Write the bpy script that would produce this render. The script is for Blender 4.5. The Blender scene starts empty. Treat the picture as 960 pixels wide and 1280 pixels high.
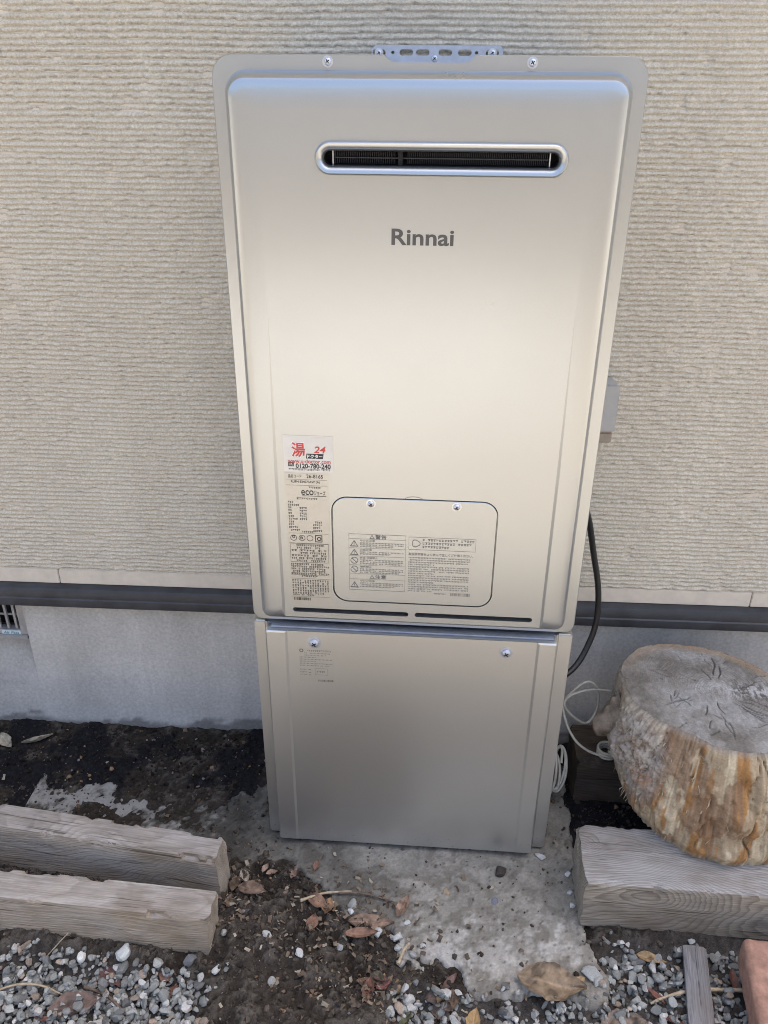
import bpy, bmesh, math, random
import numpy as np
from mathutils import Vector, Matrix

SC = bpy.context.scene
COL = SC.collection
R = math.radians
rng = np.random.default_rng(7)
random.seed(7)

# ------------------------------------------------------------------ camera
cam_d = bpy.data.cameras.new('camera')
cam = bpy.data.objects.new('camera', cam_d)
COL.objects.link(cam)
p, yw, rl = 0.4741, -0.0523, 0.0059
fw = Vector((math.sin(yw)*math.cos(p), math.cos(yw)*math.cos(p), -math.sin(p)))
rt = Vector((math.cos(yw), -math.sin(yw), 0))
up = rt.cross(fw)
rt2 = rt*math.cos(rl) + up*math.sin(rl)
up2 = up*math.cos(rl) - rt*math.sin(rl)
cam.matrix_world = Matrix(((rt2.x, up2.x, -fw.x, 0.0118), (rt2.y, up2.y, -fw.y, -1.2762),
                           (rt2.z, up2.z, -fw.z, 1.1732), (0, 0, 0, 1)))
cam_d.sensor_fit = 'VERTICAL'
cam_d.sensor_height = 36
cam_d.lens = 1026.8*36/1280
cam_d.clip_start = 0.02
cam_d.clip_end = 600
SC.camera = cam

# ------------------------------------------------------------------ sky, sun, exposure
SUN_EL, SUN_AZ = 64.0, 40.0        # azimuth measured from +y (behind the house) towards +x
w = bpy.data.worlds.new('World')
SC.world = w
w.use_nodes = True
nt = w.node_tree
sky = nt.nodes.new('ShaderNodeTexSky')
sky.sky_type = 'NISHITA'
sky.sun_disc = False
sky.sun_elevation = R(SUN_EL)
sky.sun_rotation = R(SUN_AZ)
sky.air_density = 1.0
sky.dust_density = 8.0
bg = nt.nodes['Background']
bg.inputs['Strength'].default_value = 0.15
nt.links.new(sky.outputs[0], bg.inputs['Color'])
sd = bpy.data.lights.new('sun', 'SUN')
sd.energy = 3.4
sd.angle = R(0.53)
sd.color = (1.0, 0.95, 0.86)
sun = bpy.data.objects.new('sun', sd)
COL.objects.link(sun)
sv = Vector((math.sin(R(SUN_AZ))*math.cos(R(SUN_EL)), math.cos(R(SUN_AZ))*math.cos(R(SUN_EL)), math.sin(R(SUN_EL))))
sun.rotation_euler = sv.to_track_quat('Z', 'Y').to_euler()
sun.location = sv*20
SC.view_settings.view_transform = 'Standard'
SC.view_settings.look = 'None'
SC.view_settings.gamma = 1
SC.view_settings.use_curve_mapping = False
SC.view_settings.exposure = 1.88
SC.cycles.use_denoising = True
SC.cycles.denoising_prefilter = 'NONE'
SC.cycles.filter_width = 1.0
SC.cycles.sample_clamp_indirect = 4.0
SC.cycles.max_bounces = 8

# ------------------------------------------------------------------ numpy noise
def _hash(ix, iy, iz, seed):
    h = (ix.astype(np.int64)*374761393 + iy.astype(np.int64)*668265263 + iz.astype(np.int64)*2147483647 + seed*974634777) & 0xffffffff
    h = ((h ^ (h >> 13))*1274126177) & 0xffffffff
    h = ((h ^ (h >> 15))*2246822519) & 0xffffffff
    h = h ^ (h >> 16)
    return (h & 0xffffff)/float(0xffffff)
def vnoise(x, y, z=None, seed=0):
    x = np.asarray(x, float); y = np.asarray(y, float)
    if z is None: z = np.zeros_like(x)
    xi, yi, zi = np.floor(x), np.floor(y), np.floor(z)
    fx, fy, fz = x-xi, y-yi, z-zi
    fx, fy, fz = [t*t*t*(t*(t*6-15)+10) for t in (fx, fy, fz)]
    def c(a, b, d): return _hash(xi+a, yi+b, zi+d, seed)
    z0 = (c(0,0,0)*(1-fx)+c(1,0,0)*fx)*(1-fy) + (c(0,1,0)*(1-fx)+c(1,1,0)*fx)*fy
    if not np.any(fz): return z0
    z1 = (c(0,0,1)*(1-fx)+c(1,0,1)*fx)*(1-fy) + (c(0,1,1)*(1-fx)+c(1,1,1)*fx)*fy
    return z0*(1-fz)+z1*fz
def fbm(x, y, z=None, seed=0, oct=4, gain=.5):
    s = 0; a = 1; t = 0; k = 1.0
    for o in range(oct):
        s = s + a*vnoise(x*k, y*k, None if z is None else z*k, seed+o*17); t += a; a *= gain; k *= 2.03
    return s/t
def sstep(a, b, x):
    t = np.clip((x-a)/(b-a), 0, 1); return t*t*(3-2*t)

# ------------------------------------------------------------------ materials
def new_mat(name):
    m = bpy.data.materials.new(name); m.use_nodes = True
    return m, m.node_tree, m.node_tree.nodes['Principled BSDF']
class NB:
    """tiny node helper"""
    def __init__(s, nt): s.nt = nt
    def n(s, t, **kw):
        o = s.nt.nodes.new(t)
        for k, v in kw.items(): setattr(o, k, v)
        return o
    def put(s, sock, v):
        if hasattr(v, 'node'): s.nt.links.new(v, sock)
        else: sock.default_value = v
    def math(s, op, a, b=None, c=None):
        o = s.n('ShaderNodeMath', operation=op); s.put(o.inputs[0], a)
        if b is not None: s.put(o.inputs[1], b)
        if c is not None: s.put(o.inputs[2], c)
        return o.outputs[0]
    def noise(s, vec, scale, detail=3, rough=.5, dist=0):
        o = s.n('ShaderNodeTexNoise')
        if vec is not None: s.put(o.inputs['Vector'], vec)
        o.inputs['Scale'].default_value = scale; o.inputs['Detail'].default_value = detail
        o.inputs['Roughness'].default_value = rough; o.inputs['Distortion'].default_value = dist
        return o.outputs['Fac']
    def coord(s, kind='Object'):
        return s.n('ShaderNodeTexCoord').outputs[kind]
    def mapping(s, vec, scale=(1,1,1), loc=(0,0,0), rot=(0,0,0)):
        o = s.n('ShaderNodeMapping'); s.put(o.inputs['Vector'], vec)
        o.inputs['Scale'].default_value = scale; o.inputs['Location'].default_value = loc; o.inputs['Rotation'].default_value = rot
        return o.outputs[0]
    def ramp(s, fac, stops):
        o = s.n('ShaderNodeValToRGB'); s.put(o.inputs[0], fac)
        e = o.color_ramp.elements
        while len(e) < len(stops): e.new(.5)
        for i, (pos, c) in enumerate(stops):
            e[i].position = pos; e[i].color = (c[0], c[1], c[2], 1) if hasattr(c, '__len__') else (c, c, c, 1)
        return o.outputs[0]
    def mix(s, fac, a, b, mode='MIX'):
        o = s.n('ShaderNodeMix', data_type='RGBA', blend_type=mode)
        s.put(o.inputs[0], fac)
        for i, v in ((6, a), (7, b)):
            s.put(o.inputs[i], v if hasattr(v, 'node') else (v[0], v[1], v[2], 1))
        return o.outputs[2]
    def bump(s, h, strength=.5, dist=.002, normal=None):
        o = s.n('ShaderNodeBump'); s.put(o.inputs['Height'], h)
        o.inputs['Strength'].default_value = strength; o.inputs['Distance'].default_value = dist
        if normal is not None: s.put(o.inputs['Normal'], normal)
        return o.outputs[0]
    def attr(s, name='Col'):
        o = s.n('ShaderNodeAttribute'); o.attribute_name = name; return o.outputs['Color']
def simple(name, col, rough=.5, metal=0.0, var=.12, scale=60, bump=0, bscale=300, spec=.5):
    m, nt, b = new_mat(name); B = NB(nt)
    c = B.coord()
    f = B.noise(c, scale, 4, .6)
    b.inputs['Roughness'].default_value = rough; b.inputs['Metallic'].default_value = metal
    b.inputs['Specular IOR Level'].default_value = spec
    hi = tuple(min(1, v*(1+var)) for v in col); lo = tuple(v*(1-var) for v in col)
    nt.links.new(B.ramp(f, [(.3, lo), (.7, hi)]), b.inputs['Base Color'])
    if bump:
        nt.links.new(B.bump(B.noise(c, bscale, 3, .6), bump, .001), b.inputs['Normal'])
    return m
def attr_mat(name, rough=.85, bump=.3, bscale=500, bdist=.001, spec=.3, var=.25, vscale=250):
    m, nt, b = new_mat(name); B = NB(nt)
    c = B.coord()
    f = B.noise(c, vscale, 5, .65)
    nt.links.new(B.mix(1.0, B.attr(), B.ramp(f, [(.25, 1-var), (.75, 1+var)]), 'MULTIPLY'), b.inputs['Base Color'])
    b.inputs['Roughness'].default_value = rough
    b.inputs['Specular IOR Level'].default_value = spec
    if bump: nt.links.new(B.bump(B.noise(c, bscale, 4, .65), bump, bdist), b.inputs['Normal'])
    return m

def paint_metal(name, col, rough, splash=False):
    m, nt, b = new_mat(name); B = NB(nt)
    c = B.coord()
    f = B.noise(c, 1800, 1, .5)
    b.inputs['Metallic'].default_value = .88
    nt.links.new(B.ramp(f, [(.3, tuple(v*.965 for v in col)), (.7, tuple(min(1, v*1.035) for v in col))]), b.inputs['Base Color'])
    s = B.noise(c, 9, 4, .6)
    nt.links.new(B.math('MULTIPLY_ADD', s, .06, rough-.03), b.inputs['Roughness'])
    if splash:      # dried soil splashes along the foot of the cover
        sp = B.n('ShaderNodeSeparateXYZ'); nt.links.new(c, sp.inputs[0])
        edge = B.math('ADD', sp.outputs[2], B.math('MULTIPLY', B.noise(c, 14, 4, .6), .07))
        spots = B.ramp(B.noise(c, 170, 4, .65), [(.60, 0.0), (.68, 1.0)])
        film = B.ramp(edge, [(.045, .75), (.085, .0)])
        k_ = B.math('MULTIPLY', B.math('ADD', B.math('MULTIPLY', spots, .8), .22), film)
        base = b.inputs['Base Color'].links[0].from_socket
        nt.links.new(B.mix(k_, base, (.16, .135, .105)), b.inputs['Base Color'])
        nt.links.new(B.math('SUBTRACT', .88, B.math('MULTIPLY', k_, .7)), b.inputs['Metallic'])
    b.inputs['Coat Weight'].default_value = .12
    b.inputs['Coat Roughness'].default_value = .22
    return m
M = {}
M['panel'] = paint_metal('champagne_metallic_paint', (.458, .482, .497), .285)
M['panel2'] = paint_metal('champagne_metallic_paint_cover', (.60, .605, .59), .36, True)
M['zinc'] = simple('zinc_plated_steel', (.62, .64, .68), .3, .9, .08, 200)
M['galv'] = simple('galvanised_bracket', (.50, .53, .60), .42, .8, .1, 90)
M['black'] = simple('black_recess', (.012, .012, .013), .7)
M['fin'] = simple('dark_fin_steel', (.045, .045, .05), .5, .5)
M['ink'] = simple('black_print_ink', (.035, .034, .034), .6)
M['greyink'] = simple('grey_print_ink', (.16, .155, .15), .6)
M['logo'] = simple('logo_grey', (.075, .073, .07), .5)
M['red'] = simple('red_print_ink', (.55, .06, .05), .5)
M['whiteink'] = simple('white_print', (.78, .77, .74), .5)
M['sticker'] = simple('silver_sticker_film', (.60, .60, .585), .4, .35, .06, 25)
M['label'] = simple('rating_label_film', (.47, .475, .465), .34, .86, .04, 40)
M['label2'] = simple('caution_label_film', (.59, .59, .57), .38, .86, .03, 40)
M['slate'] = simple('slate_painted_flashing', (.036, .038, .043), .5, .1, .35, 22, .25, 120)
M['pvc_black'] = simple('black_cable_sheath', (.012, .012, .013), .42, 0, .2, 80)
M['pvc_white'] = simple('offwhite_cable_sheath', (.47, .455, .39), .5, 0, .12, 70)
M['box_grey'] = simple('grey_plastic_box', (.37, .365, .35), .5, 0, .06, 50)
M['box_tan'] = simple('tan_box_lip', (.30, .25, .20), .55, 0, .1, 50)
M['alu'] = simple('weathered_aluminium', (.42, .41, .40), .5, .4, .15, 60)
M['vent_sticker'] = simple('vent_sticker_paper', (.55, .62, .64), .6, 0, .08, 90)
M['blueink'] = simple('blue_print', (.07, .20, .28), .6)
M['roof'] = simple('dark_roof', (.05, .05, .055), .7)
M['plain_stucco'] = simple('base_band_plaster', (.60, .54, .45), .9, 0, .08, 40, .3, 250)

def stucco_mat():
    m, nt, b = new_mat('combed_stucco'); B = NB(nt)
    c = B.coord()
    big = B.noise(c, 2.2, 4, .55)
    streak = B.noise(B.mapping(c, (7, 7, 1.0)), 1.0, 4, .6)
    fine = B.noise(c, 330, 4, .7)
    col = B.ramp(big, [(.3, (.55, .51, .42)), (.7, (.60, .555, .46))])
    col = B.mix(.5, col, B.ramp(streak, [(.3, (.515, .465, .385)), (.7, (.62, .575, .48))]))
    col = B.mix(1.0, col, B.ramp(fine, [(.3, .70), (.7, 1.2)]), 'MULTIPLY')
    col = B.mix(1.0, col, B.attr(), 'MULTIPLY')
    nt.links.new(col, b.inputs['Base Color'])
    b.inputs['Roughness'].default_value = .92
    b.inputs['Specular IOR Level'].default_value = .25
    nt.links.new(B.bump(B.noise(c, 700, 5, .7), .55, .0012), b.inputs['Normal'])
    return m
M['stucco'] = stucco_mat()
def foundation_mat():
    m, nt, b = new_mat('foundation_mortar'); B = NB(nt)
    c = B.coord()
    a = B.noise(c, 5, 6, .6)
    st = B.noise(B.mapping(c, (38, 38, 2.5)), 1.0, 4, .6)
    pits = B.noise(c, 42, 3, .5)
    col = B.ramp(a, [(.3, (.40, .385, .355)), (.72, (.60, .58, .545))])
    col = B.mix(.18, col, B.ramp(st, [(.35, (.38, .37, .35)), (.65, (.62, .60, .57))]))
    col = B.mix(1.0, col, B.ramp(B.noise(c, 160, 5, .7), [(.3, .80), (.7, 1.15)]), 'MULTIPLY')
    col = B.mix(B.ramp(pits, [(.73, 0.0), (.79, .6)]), col, (.12, .12, .12))
    nt.links.new(B.mix(1.0, col, B.attr(), 'MULTIPLY'), b.inputs['Base Color'])
    b.inputs['Roughness'].default_value = .9
    nt.links.new(B.bump(B.noise(c, 120, 5, .65), .35, .002), b.inputs['Normal'])
    return m
M['foundation'] = foundation_mat()
M['soil'] = attr_mat('damp_soil', .95, .8, 420, .003, .06, .45, 180)
M['pad'] = attr_mat('weathered_concrete', .9, .6, 380, .0016, .25, .22, 240)
M['far'] = simple('dry_open_ground', (.245, .222, .185), .95, 0, .3, 3, .5, 30, .2)
M['stone'] = attr_mat('crushed_stone', .8, .4, 700, .0006, .35, .22, 420)
M['crumb'] = attr_mat('soil_crumb', .95, .5, 900, .0006, .2, .3, 500)
M['leaf'] = attr_mat('dry_leaf', .75, .4, 500, .0006, .3, .28, 160)
M['stumpwood'] = attr_mat('weathered_stump_wood', .85, .6, 420, .0012, .25, .22, 300)

def wood_mat(name, early, late, knots=(), pith=(.0, -.10), tilt=(.10, .12), pitch=.0062, grey=(.36, .36, .365), greymix=.5, contrast=1.0, topgrey=.5):
    m, nt, b = new_mat(name); B = NB(nt)
    c = B.coord()
    sep = B.n('ShaderNodeSeparateXYZ'); nt.links.new(c, sep.inputs[0]); x, y, z = sep.outputs
    wob = B.math('SUBTRACT', B.noise(B.mapping(c, (3, 14, 14)), 1.0, 3, .5), .5)
    wob2 = B.math('SUBTRACT', B.noise(B.mapping(c, (9, 40, 40), (3, 1, 2)), 1.0, 2, .5), .5)
    yy = B.math('ADD', B.math('SUBTRACT', y, pith[0]), B.math('MULTIPLY', x, tilt[0]))
    zz = B.math('ADD', B.math('SUBTRACT', z, pith[1]), B.math('MULTIPLY', x, tilt[1]))
    r = B.math('SQRT', B.math('ADD', B.math('MULTIPLY', yy, yy), B.math('MULTIPLY', zz, zz)))
    r = B.math('ADD', r, B.math('MULTIPLY', wob, .035))
    r = B.math('ADD', r, B.math('MULTIPLY', wob2, .006))
    kmask = None
    for (kx, ky, kz, amp, sig) in knots:
        dv = B.n('ShaderNodeVectorMath', operation='DISTANCE')
        nt.links.new(B.mapping(c, (.55, 1, 1), (-kx*.55, -ky, -kz)), dv.inputs[0]); dv.inputs[1].default_value = (0, 0, 0)
        dd = B.math('DIVIDE', dv.outputs['Value'], sig)
        g = B.math('POWER', 2.718, B.math('MULTIPLY', B.math('MULTIPLY', dd, dd), -1.0))
        r = B.math('ADD', r, B.math('MULTIPLY', g, amp))
        core = B.ramp(dv.outputs['Value'], [(sig*.05, 1.0), (sig*.30, 0.0)])
        kmask = core if kmask is None else B.math('MAXIMUM', kmask, core)
    t = B.math('FRACT', B.math('DIVIDE', r, pitch))
    ring = B.ramp(t, [(0, .15), (.45, .35), (.82, 1.0), (.93, .9), (1.0, .12)])
    fib = B.noise(B.mapping(c, (14, 520, 520)), 1.0, 4, .65)
    blot = B.noise(c, 11, 4, .6)
    col = B.mix(B.math('MULTIPLY', ring, .75*contrast), early, late)
    col = B.mix(B.math('MULTIPLY', B.ramp(blot, [(.3, .0), (.7, 1.0)]), greymix), col, grey)
    col = B.mix(1.0, col, B.ramp(fib, [(.28, .58), (.72, 1.22)]), 'MULTIPLY')
    nz = B.n('ShaderNodeSeparateXYZ'); nt.links.new(B.coord('Normal'), nz.inputs[0])
    col = B.mix(B.math('MULTIPLY', B.ramp(nz.outputs[2], [(.45, 0.0), (.9, 1.0)]), topgrey), col, B.mix(1.0, (.405, .40, .395), B.ramp(B.math('ADD', B.math('MULTIPLY', fib, .7), B.math('MULTIPLY', ring, -.22)), [(.05, .5), (.6, 1.25)]), 'MULTIPLY'))
    dirt = B.ramp(B.noise(B.mapping(c, (5, 9, 9), (7, 7, 7)), 1.0, 5, .62), [(.44, 0.0), (.66, 1.0)])
    col = B.mix(B.math('MULTIPLY', dirt, .70), col, (.13, .10, .07))
    crk = B.ramp(B.noise(B.mapping(c, (4.5, 210, 210), (1, 2, 3)), 1.0, 3, .6, .3), [(.325, 1.0), (.375, 0.0)])
    col = B.mix(B.math('MULTIPLY', crk, .8), col, tuple(v*.35 for v in late))
    if kmask is not None:
        col = B.mix(B.math('MULTIPLY', kmask, .55), col, tuple(v*.6 for v in late))
    nt.links.new(col, b.inputs['Base Color'])
    b.inputs['Roughness'].default_value = .82
    b.inputs['Specular IOR Level'].default_value = .25
    h = B.math('SUBTRACT', B.math('ADD', B.math('MULTIPLY', ring, .7), B.math('MULTIPLY', fib, 1.0)), B.math('MULTIPLY', crk, 1.3))
    nt.links.new(B.bump(h, .55, .0014), b.inputs['Normal'])
    return m

# ------------------------------------------------------------------ object helpers
def link(name, me, mat=None, parent=None, smooth=None):
    o = bpy.data.objects.new(name, me); COL.objects.link(o)
    if mat is not None and not me.materials: me.materials.append(mat)
    if parent is not None: o.parent = parent
    if smooth is not None:
        me.polygons.foreach_set('use_smooth', np.ones(len(me.polygons), bool))
        if smooth < 179: me.set_sharp_from_angle(angle=R(smooth))
    return o
def mk(name, v, f, mat, parent=None, smooth=30):
    me = bpy.data.meshes.new(name); me.from_pydata([tuple(q) for q in v], [], f); me.update()
    return link(name, me, mat, parent, smooth)
def tag(o, label=None, cat=None, group=None, kind=None):
    for k, val in (('label', label), ('category', cat), ('group', group), ('kind', kind)):
        if val: o[k] = val
    return o
def thing(name, label, cat, loc=(0,0,0), rot=(0,0,0), group=None):
    o = bpy.data.objects.new(name, None); COL.objects.link(o)
    o.location = loc; o.rotation_euler = rot; o.empty_display_size = .05
    return tag(o, label, cat, group)
def fast_mesh(name, V, F, col=None):
    """V (n,3) float, F (m,k) int arrays, col (n,3)"""
    me = bpy.data.meshes.new(name)
    V = np.ascontiguousarray(V, np.float32); F = np.ascontiguousarray(F, np.int32)
    me.vertices.add(len(V)); me.vertices.foreach_set('co', V.ravel())
    k = F.shape[1]
    me.loops.add(F.size); me.loops.foreach_set('vertex_index', F.ravel())
    me.polygons.add(len(F)); me.polygons.foreach_set('loop_start', np.arange(0, F.size, k, dtype=np.int32))
    me.update(calc_edges=True); me.validate()
    if col is not None:
        a = me.color_attributes.new('Col', 'FLOAT_COLOR', 'POINT')
        c4 = np.ones((len(V), 4), np.float32); c4[:, :3] = col
        a.data.foreach_set('color', c4.ravel())
    return me
def grid_faces(nu, nv, wrap=False):
    i = np.arange(nu-1 if not wrap else nu)[:, None]; j = np.arange(nv-1)[None, :]
    a = (i*nv+j); b = (((i+1) % nu)*nv+j)
    return np.stack([a, b, b+1, a+1], -1).reshape(-1, 4)
def box_vf(x0, x1, y0, y1, z0, z1):
    v = [(x0,y0,z0),(x1,y0,z0),(x1,y1,z0),(x0,y1,z0),(x0,y0,z1),(x1,y0,z1),(x1,y1,z1),(x0,y1,z1)]
    f = [(3,2,1,0),(4,5,6,7),(0,1,5,4),(1,2,6,5),(2,3,7,6),(3,0,4,7)]
    return v, f
def box(name, b, mat, parent=None, bevel=0.0, seg=2):
    v, f = box_vf(*b)
    if not bevel: return mk(name, v, f, mat, parent)
    bm = bmesh.new(); vs = [bm.verts.new(q) for q in v]
    for q in f: bm.faces.new([vs[i] for i in q])
    bmesh.ops.bevel(bm, geom=bm.edges[:], offset=bevel, segments=seg, affect='EDGES')
    me = bpy.data.meshes.new(name); bm.to_mesh(me); bm.free()
    return link(name, me, mat, parent, 50)
def rrect(x0, x1, z0, z1, r, n=8):
    out = []
    for cx, cz, a0 in ((x1-r, z1-r, 0), (x0+r, z1-r, 90), (x0+r, z0+r, 180), (x1-r, z0+r, 270)):
        for k in range(n+1):
            a = R(a0+90*k/n); out.append((cx+r*math.cos(a), cz+r*math.sin(a)))
    return out
def loft(rings, cap0=True, cap1=True):
    """rings: list of (outline2d, y) with the same count; returns verts, faces"""
    n = len(rings[0][0]); v = []; f = []
    for o, y in rings: v += [(a, y, c) for a, c in o]
    for k in range(len(rings)-1):
        for i in range(n):
            j = (i+1) % n
            f.append((k*n+i, k*n+j, (k+1)*n+j, (k+1)*n+i))
    if cap0: f.append(tuple(range(n-1, -1, -1)))
    if cap1: f.append(tuple((len(rings)-1)*n+i for i in range(n)))
    return v, f
def fix_normals(me):
    bm = bmesh.new(); bm.from_mesh(me); bmesh.ops.recalc_face_normals(bm, faces=bm.faces[:]); bm.to_mesh(me); bm.free()
def temp(v, f):
    me = bpy.data.meshes.new('tmp'); me.from_pydata([tuple(q) for q in v], [], f); me.update(); fix_normals(me)
    o = bpy.data.objects.new('tmp', me); COL.objects.link(o); return o
def carve(v, f, cutters):
    base = temp(v, f); cs = [temp(*c) for c in cutters]
    for c in cs:
        md = base.modifiers.new('b', 'BOOLEAN'); md.operation = 'DIFFERENCE'; md.solver = 'EXACT'; md.object = c
    dg = bpy.context.evaluated_depsgraph_get()
    me = bpy.data.meshes.new_from_object(base.evaluated_get(dg))
    for o in cs+[base]:
        d = o.data; bpy.data.objects.remove(o); bpy.data.meshes.remove(d)
    return me
def plate(name, outline, holes, y0, y1, mat, parent, smooth=30):
    """flat plate in the xz plane with holes, between y0 (front) and y1"""
    cu = bpy.data.curves.new('c', 'CURVE'); cu.dimensions = '2D'; cu.fill_mode = 'BOTH'; cu.extrude = abs(y1-y0)/2
    for pl in [outline]+list(holes):
        s = cu.splines.new('POLY'); s.points.add(len(pl)-1); s.use_cyclic_u = True
        for i, (a, b) in enumerate(pl): s.points[i].co = (a, b, 0, 1)
    o = bpy.data.objects.new('c', cu); COL.objects.link(o)
    dg = bpy.context.evaluated_depsgraph_get()
    me = bpy.data.meshes.new_from_object(o.evaluated_get(dg))
    bpy.data.objects.remove(o); bpy.data.curves.remove(cu)
    me.transform(Matrix(((1,0,0,0),(0,0,-1,(y0+y1)/2),(0,1,0,0),(0,0,0,1))))
    me.name = name
    return link(name, me, mat, parent, smooth)
def wn(o):
    md = o.modifiers.new('weighted_normal', 'WEIGHTED_NORMAL'); md.keep_sharp = True; md.weight = 90
def stadium(cx, cz, hl, r, n=12):
    out = []
    for s, a0 in ((1, -90), (-1, 90)):
        for k in range(n+1):
            a = R(a0+180*k/n); out.append((cx+s*(hl-r)+r*math.cos(a), cz+r*math.sin(a)))
    return out
def smooth_path(pts, n=12):
    P = [Vector(q) for q in pts]; out = []
    for i in range(len(P)-1):
        a = P[max(i-1, 0)]; b = P[i]; c = P[i+1]; d = P[min(i+2, len(P)-1)]
        for k in range(n):
            t = k/n
            out.append(.5*((2*b)+(c-a)*t+(2*a-5*b+4*c-d)*t*t+(3*b-a-3*c+d)*t**3))
    out.append(P[-1]); return out
def tube(name, pts, rad, mat, parent=None, sides=10, n=12, radii=None):
    P = smooth_path(pts, n) if n else [Vector(q) for q in pts]
    v = []; f = []; prev = None
    for i, q in enumerate(P):
        t = (P[min(i+1, len(P)-1)]-P[max(i-1, 0)]).normalized()
        u = prev if prev is not None else (Vector((0,0,1)) if abs(t.z) < .9 else Vector((1,0,0)))
        u = (u-t*u.dot(t)).normalized(); prev = u; w_ = t.cross(u)
        rr = rad if radii is None else radii(i/(len(P)-1))*rad
        for k in range(sides):
            a = 2*math.pi*k/sides; v.append(q+rr*(u*math.cos(a)+w_*math.sin(a)))
    for i in range(len(P)-1):
        for k in range(sides):
            j = (k+1) % sides; f.append((i*sides+k, i*sides+j, (i+1)*sides+j, (i+1)*sides+k))
    f.append(tuple(range(sides-1, -1, -1))); f.append(tuple((len(P)-1)*sides+k for k in range(sides)))
    return mk(name, v, f, mat, parent, 60)

# print: text fitted into boxes and illegible rows of marks, gathered into one mesh
class Print:
    def __init__(s): s.v = []; s.f = []
    def rect(s, x0, x1, z0, z1):
        n = len(s.v); s.v += [(x0,z0),(x1,z0),(x1,z1),(x0,z1)]; s.f.append((n,n+1,n+2,n+3))
    def frame(s, x0, x1, z0, z1, t=.0004):
        s.rect(x0,x1,z0,z0+t); s.rect(x0,x1,z1-t,z1); s.rect(x0,x0+t,z0+t,z1-t); s.rect(x1-t,x1,z0+t,z1-t)
    def poly(s, pts):
        n = len(s.v); s.v += list(pts); s.f.append(tuple(range(n, n+len(pts))))
    def ring(s, outer, inner):
        n = len(s.v); k = len(outer); s.v += list(outer)+list(inner)
        for i in range(k):
            j = (i+1) % k; s.f.append((n+i, n+j, n+k+j, n+k+i))
    def text(s, t, x0, x1, z0, z1, bold=0.0, shear=0.0):
        cu = bpy.data.curves.new('t', 'FONT'); cu.body = t; cu.offset = bold; cu.shear = shear; cu.resolution_u = 4
        o = bpy.data.objects.new('t', cu); COL.objects.link(o)
        dg = bpy.context.evaluated_depsgraph_get()
        me = bpy.data.meshes.new_from_object(o.evaluated_get(dg))
        c = np.array([q.co[:2] for q in me.vertices])
        if len(c):
            lo, hi = c.min(0), c.max(0)
            c = (c-lo)/np.maximum(hi-lo, 1e-6)*np.array([x1-x0, z1-z0])+np.array([x0, z0])
            n = len(s.v); s.v += [tuple(q) for q in c]
            s.f += [tuple(n+i for i in pg.vertices) for pg in me.polygons]
        bpy.data.objects.remove(o); bpy.data.curves.remove(cu); bpy.data.meshes.remove(me)
    def marks(s, x0, x1, z0, z1, cell=None, fill=.78):
        """a row of marks too small to read"""
        h = z1-z0; cell = cell or h*.95; x = x0
        while x < x1-cell*.5:
            if random.random() < .93:
                a = random.random(); wv = cell*fill
                b = random.random()
                s.rect(x, x+wv, z0+h*(.66+.1*a), z0+h*(.86+.14*a))
                if b < .75: s.rect(x+wv*.1, x+wv*.9, z0+h*(.04+.1*a), z0+h*(.24+.1*a))
                s.rect(x+wv*(.1+.4*a), x+wv*(.36+.4*a), z0+h*.25, z0+h*.66)
                if b > .35: s.rect(x+wv*.62, x+wv*.85, z0+h*(.3+.1*b), z0+h*.66)
            x += cell
    def barcode(s, x0, x1, z0, z1):
        x = x0
        while x < x1:
            b = random.choice((.0005, .0008, .0012)); s.rect(x, min(x+b, x1), z0, z1); x += b+random.choice((.0005, .0008))
    def build(s, name, y, mat, parent, yfun=None):
        return mk(name, [(a, (yfun(b) if yfun else y), b) for a, b in s.v], s.f, mat, parent, None)

# ================================================================== SETTING
# ------------------------------------------------------------------ ground
far = mk('ground', [(-250,-250,-.045),(250,-250,-.045),(250,250,-.045),(-250,250,-.045)], [(0,1,2,3)], M['far'], None, None)
tag(far, 'dry open ground stretching away in front of the house', 'ground', kind='structure')

pv = []; pf = []  # pale sheet added out of view for the heater panel to mirror
nx_, ny_ = 12, 8
for j in range(ny_+1):
    for i in range(nx_+1):
        pv.append((-1.75+2.35*i/nx_+.05*math.sin(j*2.1)*(i in (0, nx_)), -4.6+2.15*j/ny_+.07*math.sin(i*1.7)*(j in (0, ny_)), -.041))
pf = [(j*(nx_+1)+i, j*(nx_+1)+i+1, (j+1)*(nx_+1)+i+1, (j+1)*(nx_+1)+i) for j in range(ny_) for i in range(nx_)]
tag(mk('reflector', pv, pf, simple('pale_reflector_gravel', (.325, .313, .292), .95, 0, .2, 6, .5, 60, .2), None, None), 'pale gravel path added out of view to brighten the heater panel', 'reflector', kind='structure')

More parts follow.
